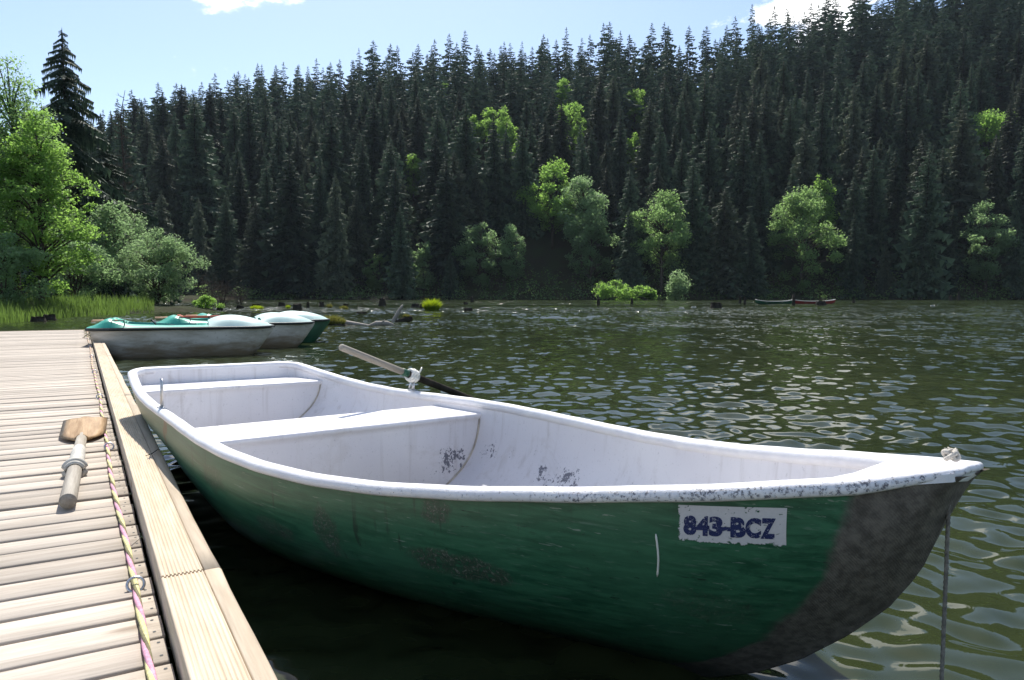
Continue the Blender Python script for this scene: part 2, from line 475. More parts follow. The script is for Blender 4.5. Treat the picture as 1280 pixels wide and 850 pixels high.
def pedal_hull():
    t = NT('dirty_grey_hull'); o = t.tc(); z = t.n('SeparateXYZ', ins={0: o}).outputs['Z']
    n1 = t.noise(t.mapping(o, (1.2, 3, 5)), 1.6, 6, .65); n2 = t.noise(o, 14, 5, .65)
    c = t.mix(t.ramp(n1, .3, .7), C(.33, .30, .25), C(.55, .52, .475))
    stain = t.ramp(t.math('ADD', z, t.math('MULTIPLY_ADD', n1, .5, -.25)), .30, .02)
    c = t.mix(t.math('MULTIPLY', stain, .8), c, C(.20, .14, .07))
    c = t.mix(t.ramp(n2, .58, .74, 0, .6), c, C(.12, .11, .09))
    M['pedal_hull'] = t.done(t.principled(c, .4, .4, t.bump(n2, .25, .004), .15))
pedal_hull()

def plate_mats():
    t = NT('sticker_white'); u = t.attr('pu'); v = t.attr('pv')
    vec = t.n('CombineXYZ', ins={'X': t.math('MULTIPLY', u, 5.0), 'Y': t.math('MULTIPLY', v, 2.6), 'Z': 0.0}).outputs[0]
    n1 = t.noise(vec, 2.6, 6, .7, .8); n2 = t.noise(vec, 1.1, 2)
    # distance to the torn edges: lower and left edges are the ragged ones
    edge = t.math('MINIMUM', t.math('MULTIPLY', v, 1.0), t.math('MULTIPLY', u, 2.2))
    keep = t.math('ADD', t.ramp(edge, 0.0, .18, 0, .33), t.math('ADD', t.math('MULTIPLY', n1, .9), t.math('MULTIPLY', n2, .15)))
    a = t.ramp(keep, .725, .745)
    c = t.mix(t.noise(vec, 6, 4), C(.50, .48, .49), C(.62, .60, .60))
    M['sticker'] = t.done(t.principled(c, .5, .4, alpha=a))
    t = NT('sticker_blue'); o = t.tc()
    n1 = t.noise(o, 160, 5, .7, 1.0)
    c = t.mix(t.noise(o, 40, 3), C(.010, .018, .075), C(.020, .032, .12))
    M['sticker_blue'] = t.done(t.principled(c, .5, .4, alpha=t.ramp(n1, .39, .42)))
plate_mats()

# ---------------------------------------------------------------- terrain and lake
LAKE = np.array([(-14, -60), (-16, 6), (-19.5, 27), (-21, 34), (-20.5, 42), (-18.3, 46.5), (-22, 52), (-34, 66), (-42, 84), (-44, 92), (-40, 97), (-55, 118), (-62, 140), (-52, 155), (-20, 159), (20, 160), (60, 158), (110, 160), (170, 157), (240, 145), (330, 100), (360, -60)], float)
def lake_sd(P):
    """signed distance, positive on land"""
    a = LAKE; b = np.roll(LAKE, -1, 0)
    dmin = np.full(len(P), 1e9); inside = np.zeros(len(P), bool)
    for p, q in zip(a, b):
        e = q - p; w = P - p
        t = np.clip((w @ e) / (e @ e), 0, 1)
        dmin = np.minimum(dmin, np.hypot(*(w - t[:, None] * e).T))
        c = (p[1] <= P[:, 1]) != (q[1] <= P[:, 1])
        xi = p[0] + (P[:, 1] - p[1]) * e[0] / (e[1] if abs(e[1]) > 1e-9 else 1e-9)
        inside ^= c & (P[:, 0] < xi)
    return np.where(inside, -dmin, dmin)
RX = [-400, -300, -200, -160, -140, -130, -116, -90, -70, -23, 3, 46, 67, 84, 104, 119, 136, 163, 192, 260, 420]
RZ = [10, 10, 10, 14, 26, 36, 46, 56, 63, 68, 69, 69, 71, 74, 79, 83, 88, 96, 103, 114, 118]
def terrain(P):
    P = np.atleast_2d(np.asarray(P, float))
    sd = lake_sd(P)
    ridge = np.interp(P[:, 0], RX, RZ)
    t = np.clip((P[:, 1] - 161) / 108, 0, 1.15)
    hill = ridge * np.where(t < 1, t * 1.08 - .08 * t**6, 1 - (t - 1) * .6) + .5 * np.sin(P[:, 0] * .21) * np.sin(P[:, 1] * .17) * (t > 0)
    bank = np.where(sd > 0, .10 + .30 * (1 - np.exp(-sd / 2.0)) + .035 * np.clip(sd, 0, 30), np.maximum(-2.2, sd * .35))
    left = np.clip((-P[:, 0] - 60) / 90, 0, 1) * np.clip((P[:, 1] - 60) / 100, 0, 1) * 10 * (sd > 0)
    spit = (P[:, 1] > 80) & (P[:, 1] < 125) & (P[:, 0] > -36) & (sd > 0)
    bank = np.where(spit, np.minimum(bank, .22), bank)
    return bank + np.where(sd > 0, np.maximum(hill, 0) + left, 0)
gx = np.unique(np.concatenate([np.linspace(-420, -70, 50), np.linspace(-70, 0, 90), np.linspace(0, 420, 110)]))
gy = np.unique(np.concatenate([np.linspace(-60, 20, 20), np.linspace(20, 165, 130), np.linspace(165, 420, 80)]))
GX, GY = np.meshgrid(gx, gy, indexing='ij')
PZ = terrain(np.c_[GX.ravel(), GY.ravel()])
g = MB(); g.grid(np.stack([GX, GY, PZ.reshape(GX.shape)], -1))
tag(g.build('ground', M['ground'], smooth=True), 'forested hillside and low grassy bank around the lake', kind='structure')

def tz(x, y): return float(terrain([(x, y)])[0])

# water sheet with real ripples
th_d = np.linspace(-45, 45, 430); th_c = np.linspace(45, 315, 60)[1:-1]
th = np.radians(np.concatenate([th_d, th_c]))
rr = np.concatenate([np.linspace(.35, 1.1, 12)[:-1], np.geomspace(1.1, 55, 860), np.geomspace(55, 175, 210)[1:], np.geomspace(175, 420, 20)[1:]])
X = rr[:, None] * np.sin(th)[None]; Y = rr[:, None] * np.cos(th)[None]
Zw = np.zeros_like(X); cell = np.maximum(np.gradient(rr), rr * math.radians(90 / 430))[:, None]
WR = np.random.default_rng(5)
for k in range(90):
    lam = .085 * (13.0 ** (k / 89.0))
    ang = math.radians(-96 + WR.normal(0, 55)); ph = WR.uniform(0, 6.283)
    kx, ky = 2 * math.pi / lam * math.cos(ang), 2 * math.pi / lam * math.sin(ang)
    sl = .0195 * math.exp(-.5 * (math.log(lam / .21) / .55)**2) + .0055
    amp = sl * lam / (2 * math.pi) * 1.35
    wgt = np.clip(lam / (2.6 * cell) - .6, 0, 1)
    Zw += amp * wgt * np.sin(kx * X + ky * Y + ph)
for k in range(30):
    lam = 1.1 * (5.0 ** (k / 29.0))
    ang = math.radians(-95 + WR.normal(0, 32)); ph = WR.uniform(0, 6.283)
    kx, ky = 2 * math.pi / lam * math.cos(ang), 2 * math.pi / lam * math.sin(ang)
    wgt = np.clip(lam / (2.6 * cell) - .6, 0, 1) * np.clip((rr[:, None] - 12) / 25, 0, 1)
    Zw += .022 * lam / (2 * math.pi) * wgt * np.sin(kx * X + ky * Y + ph)
gust = .75 + .35 * np.sin(X * .31 + 1.0) * np.sin(Y * .23 + .5)
Zw *= gust
g = MB(); g.grid(np.stack([X, Y, Zw], -1), wrap_v=True)
g.add([(0, 0, 0)]); n0 = g.n - 1; nth = len(th)
g.t.append(np.array([(n0, (j + 1) % nth, j) for j in range(nth)]))
tag(g.build('lake_water', M['water'], smooth=True), 'rippled olive green lake water', kind='structure')

# ---------------------------------------------------------------- dock
TH = math.radians(30.10)
DECK, KERB = .20, .27
dock = tag(empty('dock', (0, 0, 0), TH), 'pale wooden plank dock with raised grooved edge boards', 'dock')
def dpos(x, y, z):   # dock coordinates to world
    return Vector((x * math.cos(TH) - y * math.sin(TH), x * math.sin(TH) + y * math.cos(TH), z))
PITCH = .143
plank_meshes = []
for k in range(7):
    n = 14; xs = np.linspace(-2.75, .150 + R.uniform(-.004, .003), n)
    wob0 = np.cumsum(RN.normal(0, .0011, n)); wob1 = np.cumsum(RN.normal(0, .0011, n)); sag = np.cumsum(RN.normal(0, .0006, n))
    wob0 -= np.linspace(wob0[0], wob0[-1], n); wob1 -= np.linspace(wob1[0], wob1[-1], n)
    hw = .0625 + RN.normal(0, .0012); c = .004
    prof = []
    for i in range(n):
        y0, y1, z = -hw + wob0[i], hw + wob1[i], sag[i] - sag.mean()
        prof.append([(xs[i], y0, -.028), (xs[i], y0, z - c), (xs[i], y0 + c, z), (xs[i], (y0 + y1) / 2, z + .0008), (xs[i], y1 - c, z), (xs[i], y1, z - c), (xs[i], y1, -.028)])
    b = MB(); b.grid(np.array(prof), wrap_v=True)
    e = n - 1
    b.q.append(np.array([(0, 1, 2, 3), (e * 7 + 3, e * 7 + 2, e * 7 + 1, e * 7)])); b.q.append(np.array([(0, 3, 4, 6), (e * 7 + 6, e * 7 + 4, e * 7 + 3, e * 7)]))
    b.t.append(np.array([(4, 5, 6), (e * 7 + 6, e * 7 + 5, e * 7 + 4)]))
    nf = sum(len(q_) for q_ in b.q); n6 = 0
    for sx in (.128 + R.uniform(-.006, .006), -1.2 + R.uniform(-.01, .01)):
        for sy in (-.035, .037):
            a = np.linspace(0, 2 * math.pi, 6, endpoint=False)
            b.add(np.c_[sx + .0042 * np.cos(a), sy + R.uniform(-.004, .004) + .0042 * np.sin(a), np.full(6, np.interp(sx, xs, sag - sag.mean()) + .0012)], [(0, 1, 2, 3), (0, 3, 4, 5)]); n6 += 2
    me = b.mesh('plank'); me.materials.append(M['deck_wood']); me.materials.append(M['rail_dark'])
    for pi in range(nf, nf + n6): me.polygons[pi].material_index = 1
    plank_meshes.append(me)
y = -.9; ip = 0
while y < 19.75:
    o = bpy.data.objects.new('plank', plank_meshes[R.randrange(7)])
    o.location = (R.uniform(-.003, .002), y, DECK + R.uniform(-.0025, .002)); o.rotation_euler = (R.gauss(0, .006), 0, R.gauss(0, .0014))
    link(o, dock); y += PITCH + R.gauss(0, .0012)
# edge boards: grooved board with a plain beam outside it
def grooved(y0, y1):
    x0, x1 = .160, .262; ng = 10; gw = (x1 - x0 - .006) / ng
    top = [(x0, KERB - .003), (x0 + .003, KERB)]
    for i in range(ng):
        a = x0 + .004 + gw * i
        top += [(a + gw * .28, KERB), (a + gw * .38, KERB - .0038), (a + gw * .78, KERB - .0038), (a + gw * .88, KERB)]
    top += [(x1 - .0012, KERB), (x1, KERB - .002)]
    prof = [(x0, KERB - .095)] + top + [(x1, KERB - .095)]
    b = MB(); ys = np.linspace(y0, y1, 9)
    b.grid(np.array([[(px, yy, pz) for px, pz in prof] for yy in ys]))
    n = len(prof); V = [(px, y0, pz) for px, pz in prof] + [(px, y0, KERB - .095) for px, _ in prof]
    q = [(i, i + 1, n + i + 1, n + i) for i in range(n - 1)]
    b.add(V, q); b.add([(a, y1, c) for a, _, c in V], [f[::-1] for f in q])
    return b
joints = [-1.4, 2.096, 6.1, 10.15, 14.15, 17.6, 19.85]
for a, b_ in zip(joints[:-1], joints[1:]):
    o = grooved(a + .003, b_ - .003).build('edge_board', M['kerb_wood'], dock); o.location.z = R.uniform(-.002, .002)
    n = 24; ys = np.linspace(a + .002, b_ - .002, n); rows = []
    wv = np.cumsum(RN.normal(0, .0012, n)); wv -= np.linspace(wv[0], wv[-1], n)
    for i in range(n):
        xo = .308 + wv[i]
        rows.append([(.2645, ys[i], KERB - .12), (.2645, ys[i], KERB - .004), (.2675, ys[i], KERB - .002), (xo - .006, ys[i], KERB - .002), (xo, ys[i], KERB - .007), (xo, ys[i], KERB - .12)])
    bm = MB(); bm.grid(np.array(rows), wrap_v=True)
    e = (n - 1) * 6
    bm.q.append(np.array([(0, 1, 2, 5), (2, 3, 4, 5), (e + 5, e + 2, e + 1, e), (e + 5, e + 4, e + 3, e + 2)]))
    bm.build('edge_beam', M['beam_wood'], dock)
for xx in (-2.5, -1.2, .05):
    MB().box(xx - .04, xx + .04, -1.4, 19.8, .02, .168).build('joist', M['dark_wood'], dock)
MB().box(-2.75, .30, 19.80, 19.86, .03, .205).build('end_board', M['kerb_wood'], dock)
for yy in (1.2, 7.2, 13.2, 18.9):
    for xx in (-2.35, -.1):
        MB().tube([(xx, yy, -2.0), (xx, yy, .02)], .08, 10).build('post', M['dark_wood'], dock)
# galvanised rings screwed to the deck, the rope runs through them
eye_ys = [2.221, 4.35, 6.55, 8.7, 10.9, 13.1, 15.3, 17.4]
for yy in eye_ys:
    a = np.linspace(0, 2 * math.pi, 22, endpoint=False)
    P = np.c_[.107 + .021 * np.cos(a), yy + .010 * np.sin(a), DECK + .016 + .0175 * np.sin(a)]
    rg = MB(); rg.tube(P, .0042, 8, closed=True); rg.tube([(.107, yy - .010, DECK - .01), (.107, yy - .010, DECK + .002)], .0045, 8)
    rg.build('ring_bolt', M['steel'], dock, smooth=True)

# rope lying along the deck, three twisted strands
rope = tag(empty('deck_rope', (0, 0, 0), TH), 'twisted pink and yellow rope threaded through rings along the dock', 'rope')
ys = np.arange(.3, 19.6, .012)
cx = .103 + .006 * np.sin(ys * 1.1 + .4) + .003 * np.sin(ys * 3.1)
cx += np.where(ys > 17.6, .012 * np.sin((ys - 17.6) * 14), 0)
for k, (mt, rs, rad) in enumerate((('rope_pink', .0066, .0029), ('rope_yellow', .0066, .0029), ('rope_dark', .0044, .0042))):
    ph = ys * 2 * math.pi / .33 + k * 2.094
    P = np.c_[cx + rad * np.cos(ph), ys, DECK + .0098 + rad * np.sin(ph)]
    MB().tube(P, rs, 8).build('strand', M[mt], rope, smooth=True)
# loose tail of the rope at the far end
ch = tag(empty('dark_cord', (0, 0, 0), TH), 'dark cord looped round the rope at the far end of the dock', 'cord')
P = np.array([(.10 + .05 * math.sin(t * 2.3), 15.2 + t * .46, DECK + .02 + .02 * abs(math.sin(t * 3.1))) for t in np.linspace(0, 9, 90)])
MB().tube(P, .006, 6).build('cord', M['rope_dark'], ch, smooth=True)
P = np.array([(.02 + .28 * t, 15.9 + .25 * t, DECK + .012 + .075 * min(1, t * 2.4)) for t in np.linspace(0, 1, 24)])
MB().tube(P, .006, 6).build('cord_end', M['rope_dark'], ch, smooth=True)

# ---------------------------------------------------------------- main rowing boat
BL = 4.5276
SK = [0, .12, .3, .5, .7, .85, .95, 1.0]; BK = [.5335, .6164, .6909, .7671, .6575, .4175, .2115, .0497]
ZK = [0, .1, .22, .4, .7, 1.0]; ZV = [.5308, .4764, .4425, .4486, .4599, .654]
KS = [0, .3, .55, .7, .78, .84, .88, .91, .935, .955, .97, .982, .991, 1.0]
KX = [0.02, 1.36, 2.45, 3.1, 3.5, 3.75, 3.92, 4.05, 4.167, 4.279, 4.364, 4.426, 4.468, 4.492]
KZ = [-.07, -.115, -.12, -.11, -.085, -.055, -.005, .06, .139, .238, .33, .427, .547, .636]
QS = [0, .2, .35, .5, .57, .69, .76, .83, .9, 1.0]; QV = [2.0, 1.9, .85, .55, .64, .94, 1.19, 1.4, 1.4, 1.3]
def half_beam(s):
    s = np.asarray(s, float); b = spline(SK, BK, s)
    x = s * BL
    return b - .075 * np.clip(1 - x / .10, 0, 1)**2.2
def sheer_z(s): return spline(ZK, ZV, np.asarray(s, float))
def hull_pt(s, v, side=1, off=0.0):
    """off: inward offset of the lateral coordinate"""
    s = np.asarray(s, float); v = np.asarray(v, float)
    zs = sheer_z(s); zk = np.interp(s, KS, KZ); xk = np.interp(s, KS, KX); q = np.interp(s, QS, QV)
    g = (1 - (1 - np.clip(v, 0, 1))**3)**q
    x = xk + (s * BL - xk) * v
    yv = np.maximum(half_beam(s) * g - off, 0)
    return np.stack(np.broadcast_arrays(x, side * yv, zk + (zs - zk) * v), -1)
def hull_inv(x, z):
    s = x / BL; v = .5
    for _ in range(60):
        zs = sheer_z(s); zk = np.interp(s, KS, KZ); v = np.clip((z - zk) / (zs - zk), 0, 1)
        s = np.clip(s + .7 * (x - hull_pt(s, v)[..., 0]) / BL, 0, 1)
    return s, v
bdir = math.atan2(1.432 - 4.9299, .9103 + 1.9643)
boat = tag(empty('rowing_boat', (-1.9643, 4.9299, 0), bdir), 'large green rowing boat with white inside moored along the dock', 'boat')
boat.rotation_euler = (-.0157, 0, bdir)
# boat local +y of the fit is the near side = local -Y after rotation; mirror with NS
NS = -1
sv = np.unique(np.concatenate([np.linspace(0, .04, 8), np.linspace(.04, .86, 72), np.linspace(.86, 1, 34)]))
vv = np.concatenate([np.linspace(0, .25, 14)**1.3 / .25**.3, np.linspace(.25, 1, 24)[1:]])
S, Vv = np.meshgrid(sv, vv, indexing='ij')
near = hull_pt(S, Vv, NS); farr = hull_pt(S, Vv, -NS)
loop = np.concatenate([near[:, ::-1], farr[:, 1:]], 1)
hsA = np.concatenate([S[:, ::-1], S[:, 1:]], 1); hvA = np.concatenate([Vv[:, ::-1], Vv[:, 1:]], 1)
g = MB(); g.grid(loop)
nv2 = loop.shape[1]
c0 = loop[0]; g.add(np.concatenate([c0, c0[nv2 // 2:nv2 // 2 + 1] * [1, 0, 1] + [0, 0, .3]]), None, [(nv2, i + 1, i) for i in range(nv2 - 1)])
# distance from the stem (for the worn bow)
stemx = np.interp(np.clip(loop[..., 2], -.055, .64), KZ[5:], KX[5:])
stem_d = stemx - loop[..., 0]
ex = len(c0) + 1
me = g.mesh('hull', True, {'hs': np.concatenate([hsA.ravel(), np.zeros(ex)]), 'hv': np.concatenate([hvA.ravel(), np.ones(ex)]), 'bowd': np.concatenate([stem_d.ravel(), np.ones(ex) * 4])})
me.materials.append(M['boat_green']); hull = link(bpy.data.objects.new('hull', me), boat)
# inner skin
si = np.linspace(.007, .965, 84); vi = np.linspace(.035, 1, 30)
S2, V2 = np.meshgrid(si, vi, indexing='ij')
n2 = hull_pt(S2, V2, NS, .030); f2 = hull_pt(S2, V2, -NS, .030)
for A in (n2, f2):
    A[..., 0] = np.maximum(A[..., 0], .03); A[..., 2] = np.maximum(A[..., 2], -.085)
g = MB(); g.grid(np.concatenate([n2[:, ::-1], f2], 1))
c0 = np.concatenate([n2[0, ::-1], f2[0]]); k = len(c0); mid = c0 * [1, 0, 1]
g.add(np.concatenate([c0, mid]), [(i, i + 1, k + i + 1, k + i) for i in range(k - 1)])
g.build('inner_skin', M['boat_white'], boat, smooth=True)
# floor boards, flat
sf = np.linspace(.02, .70, 40); fl = []
for s in sf:
    x = s * BL; ss, v_ = hull_inv(x, -.05); yy = max(float(hull_pt(ss, v_, 1, .034)[..., 1]), .01)
    fl.append([(x, -yy, -.055), (x, 0, -.055), (x, yy, -.055)])
MB().grid(np.array(fl)).build('floor', M['boat_white'], boat)
# rolled rim round the sheer
sr = np.unique(np.concatenate([np.linspace(0, .03, 12), np.linspace(.03, 1, 110)]))
top = hull_pt(sr, np.ones_like(sr), NS); top2 = hull_pt(sr, np.ones_like(sr), -NS)
ny = 13; stern = np.stack([np.full(ny, -.002), np.linspace(top2[0, 1], top[0, 1], ny), np.full(ny, sheer_z(0.0))], -1)[1:-1]
tip = np.array([[BL + .004, top[-1, 1] * .5, ZV[-1] + .004], [BL + .012, 0, ZV[-1] + .006], [BL + .004, top2[-1, 1] * .5, ZV[-1] + .004]])
top[:, 0] -= .022 * np.clip((sr - .96) / .04, 0, 1); top2[:, 0] = top[:, 0]; tip[:, 0] -= .022
path = np.concatenate([top, tip, top2[::-1], stern])
m = len(path); T = np.roll(path, -1, 0) - np.roll(path, 1, 0); T /= np.linalg.norm(T, axis=1)[:, None]
Nn = np.cross(T, [0, 0, 1.0]); Nn /= np.linalg.norm(Nn, axis=1)[:, None]
cen = path.mean(0); sgn = np.sign(((path - cen) * Nn).sum(1)); Nn *= np.sign(np.median(sgn))
# section: outward u, up w (rounded lip with a drip edge outside)
sec = [(-.034, -.030), (-.034, -.004), (-.029, .006), (-.018, .011), (-.004, .012), (.008, .010), (.016, .004), (.0195, -.006), (.018, -.016), (.012, -.021), (-.002, -.021)]
tap = 1 - .55 * np.clip((path[:, 0] - (BL - .16)) / .16, 0, 1)
rows = np.array([[path[i] + Nn[i] * u * tap[i] + np.array([0, 0, (w - .012) * tap[i] + .012 + .0007 * math.sin(i * .9)]) for u, w in sec] for i in range(m)])
g = MB(); g.grid(rows, wrap_u=True, wrap_v=True)
outer = np.tile([1.0 if (u > .012 and w < .006) else (.35 if u > .005 else 0.0) for u, w in sec], m)
me = g.mesh('gunwale', True, {'outer': outer}); me.materials.append(M['boat_rim']); link(bpy.data.objects.new('gunwale', me), boat)
# breasthook (small solid bow deck)
sb = np.linspace(.945, 1.0, 12); bh = []
for s in sb:
    b_ = float(half_beam(s)) * .98 + .004; z = float(sheer_z(s)) + .006
    bh.append([(s * BL, y_ * b_, z - .008 * (1 - abs(y_))) for y_ in (-1, -.5, 0, .5, 1)])
bh[-1] = [(BL - .022, y_ * .03, ZV[-1] + .006) for y_ in (-1, -.5, 0, .5, 1)]
bh = np.array(bh); g = MB(); g.grid(bh); low = bh.copy(); low[..., 2] -= .016; g.grid(low[:, ::-1])
g.grid(np.stack([bh[:, 0], low[:, 0]], 1)); g.grid(np.stack([low[:, -1], bh[:, -1]], 1)); g.grid(np.stack([low[-1], bh[-1]], 0)); g.grid(np.stack([bh[0], low[0]], 0))
me = g.mesh('bow_deck', True, {'outer': np.full(g.n, .45)}); me.materials.append(M['boat_rim']); link(bpy.data.objects.new('bow_deck', me), boat)
# seats: boxed thwarts
def thwart(x0, x1, z, name):
    rows_t = []; rows_f = []
    xs = np.linspace(x0, x1, 8)
    b = MB()
    def yin(x, zz):
        ss, v_ = hull_inv(x, zz); return max(float(hull_pt(ss, v_, 1, .028)[..., 1]), .02)
    na = 22
    lip = []
    rng = np.random.default_rng(int(x0 * 1000) + 3); wob = np.cumsum(rng.normal(0, .0016, na)); wob -= np.linspace(wob[0], wob[-1], na)
    for x in xs:
        yy = yin(x, z); lip.append([(x, t, z) for t in np.linspace(-yy, yy, na)])
    for dx, dz in ((.008, -.002), (.013, -.010), (.010, -.022), (.001, -.028)):
        yy = yin(x1, z + dz); lip.append([(x1 + dx + wob[i], t, z + dz + wob[i] * .8) for i, t in enumerate(np.linspace(-yy, yy, na))])
    for zz in np.linspace(z - .05, -.052, 9):
        yy = yin(x1, zz); lip.append([(x1 - .004, t, zz) for t in np.linspace(-yy, yy, na)])
    b.grid(np.array(lip))
    if x0 > .3:
        bk = []
        for zz in np.linspace(z, -.052, 9):
            yy = yin(x0, zz); bk.append([(x0, t, zz) for t in np.linspace(yy, -yy, na)])
        b.grid(np.array(bk))
    b.build(name, M['boat_white'], boat, smooth=False)
    for sg in (-1, 1):      # sealant bead where the seat front meets the hull
        P = []
        for zz in np.linspace(z - .03, .0, 12):
            P.append((x1 + .001, sg * (yin(x1, zz) - .004), zz))
        MB().tube(np.array(P), .0055, 6).build('sealant_bead', M['sealant'], boat, smooth=True)
thwart(1.573, 1.944, .392, 'middle_seat')
thwart(.03, .367, .435, 'stern_seat')
# rowlock pins and plates
for side, x in ((NS, 1.275), (-NS, 1.345)):
    s = x / BL; p = hull_pt(s, 1.0, side); yy = p[1] - side * .010; z0 = p[2] + .008
    pin = MB()
    hgt = .145 if side == NS else .060
    pin.tube([(x, yy, z0), (x, yy, z0 + hgt * .5), (x, yy, z0 + hgt)], [.0075, .0075, .007], 12)
    pin.tube([(x + .013, yy, z0), (x + .013, yy, z0 + hgt * .86), (x + .006, yy, z0 + hgt * .97)], .0042, 8)
    pin.build('rowlock_pin', M['steel'], boat, smooth=True)
    pl = MB(); pl.box(x - .035, x + .035, yy - .014, yy + .014, z0 - .002, z0 + .006)
    for dx in (-.024, .024): pl.tube([(x + dx, yy, z0 + .006), (x + dx, yy, z0 + .012)], .006, 8)
    pl.build('rowlock_plate', M['steel'], boat)

# registration sticker on the bow, wrapped over the hull
def on_hull(u, v, off):
    """sticker coordinates (0..1) to boat-local points"""
    P00, P10, P01, P11 = STK
    x = (P00[0] * (1 - u) + P10[0] * u) * (1 - v) + (P01[0] * (1 - u) + P11[0] * u) * v
    z = (P00[1] * (1 - u) + P10[1] * u) * (1 - v) + (P01[1] * (1 - u) + P11[1] * u) * v
    s, w = hull_inv(x, z); p = hull_pt(s, w, NS)
    p[..., 1] += NS * off; return p
STK = ((4.046, .452), (4.250, .471), (4.051, .541), (4.256, .562))
U, Vq = np.meshgrid(np.linspace(0, 1, 30), np.linspace(0, 1, 10), indexing='ij')
g = MB(); g.grid(on_hull(U, Vq, .0012))
me = g.mesh('registration_sticker', True, {'pu': U.ravel(), 'pv': Vq.ravel()}); me.materials.append(M['sticker'])
stk = link(bpy.data.objects.new('registration_sticker', me), boat)
def text_mesh(body):
    cu = bpy.data.curves.new('t', 'FONT'); cu.body = body; cu.size = 1.0; cu.offset = .06; cu.resolution_u = 4
    ob = bpy.data.objects.new('t', cu); scene.collection.objects.link(ob)
    dg = bpy.context.evaluated_depsgraph_get()
    me = bpy.data.meshes.new_from_object(ob.evaluated_get(dg))
    bpy.data.objects.remove(ob); bpy.data.curves.remove(cu)
    return me
import bmesh
lab = '843-BCZ'; wid = [.135, .135, .135, .10, .145, .145, .135]; x = .095
for ch_, w_ in zip(lab, wid):
    tm = text_mesh(ch_)
    bm = bmesh.new(); bm.from_mesh(tm)
    bmesh.ops.triangulate(bm, faces=bm.faces)
    bmesh.ops.subdivide_edges(bm, edges=[e for e in bm.edges if e.calc_length() > .12], cuts=3, use_grid_fill=False)
    bmesh.ops.triangulate(bm, faces=bm.faces)
    bm.to_mesh(tm); bm.free()
    co = np.zeros(len(tm.vertices) * 3); tm.vertices.foreach_get('co', co); co = co.reshape(-1, 3)
    lo, hi = co.min(0), co.max(0); ww = w_ * .93
    u = x + (co[:, 0] - lo[0]) / max(hi[0] - lo[0], 1e-6) * ww
    if ch_ == '-': v = .40 + (co[:, 1] - lo[1]) / (hi[1] - lo[1]) * .10
    else: v = .25 + (co[:, 1] - lo[1]) / (hi[1] - lo[1]) * .50
    P = on_hull(u, v, .0022)
    tm.vertices.foreach_set('co', P.astype(np.float32).ravel()); tm.update(); tm.name = 'letter'
    tm.materials.clear(); tm.materials.append(M['sticker_blue'])
    o = link(bpy.data.objects.new('letter', tm), stk)
    x += w_ * .93 + (-.005 if ch_ not in '3-' else -.012)
# pale gouge in the paint below the sticker
P = []
for t in np.linspace(0, 1, 14):
    xx = 4.010 + .006 * math.sin(t * 3) - .012 * t; s, w = hull_inv(xx, .468 - .105 * t); q = hull_pt(s, w, NS); P.append(q + np.array([0, NS * .001, 0]))
MB().tube(np.array(P), [.0012] + [.0024] * 12 + [.001], 6).build('gouge', M['white_plastic'], boat)

# ---- line with knot at the bow
BR = Matrix.Rotation(bdir, 4, 'Z') @ Matrix.Rotation(-.0157, 4, 'X')
def bw(p): return Vector((-1.9643, 4.9299, 0)) + (BR @ Vector(p))
kp = bw((BL - .055, 0, ZV[-1] + .020))
line = tag(empty('bow_line', kp), 'thin mooring line knotted on the pointed bow and hanging into the water', 'rope')
kn = MB()
t = np.linspace(0, 2 * math.pi, 90, endpoint=False)
kn.tube(np.c_[.016 * np.cos(2 * t) * (1 + .35 * np.cos(3 * t)), .016 * np.sin(2 * t) * (1 + .35 * np.cos(3 * t)), .008 + .012 * np.sin(3 * t)], .0082, 8, closed=True)
for k in range(5):
    a = k * 1.3; kn.tube([(0, 0, .012), (.014 * math.cos(a), .014 * math.sin(a), .026), (.019 * math.cos(a + .3), .019 * math.sin(a + .3), .030)], [.005, .004, .0015], 5)
kn.build('knot', M['rope_pale'], line, smooth=True).scale = (.62, .62, .62)
hp = bw((BL - .055, 0, ZV[-1] - .03)) - kp
zz = np.linspace(hp.z, -kp.z - .6, 120)
P = np.c_[hp.x + .010 * np.sin(zz * 3) + .012 * (hp.z - zz), hp.y + .006 * np.sin(zz * 5), zz]
for k in range(3):
    ph = zz * 2 * math.pi / .035 + k * 2.094
    MB().tube(P + np.c_[.0022 * np.cos(ph), .0022 * np.sin(ph), 0 * ph], .0026, 6).build('strand', M['rope_grey'], line, smooth=True)

# ---- oars
def frame_obj(name, A, B, up=(0, 0, 1)):
    """empty at A whose +Y axis points to B"""
    A, B = Vector(A), Vector(B); yv = (B - A).normalized(); xv = yv.cross(Vector(up)).normalized(); zv = xv.cross(yv)
    m_ = Matrix((xv, yv, zv)).transposed().to_4x4(); m_.translation = A
    e = empty(name); e.matrix_world = m_; return e, (B - A).length
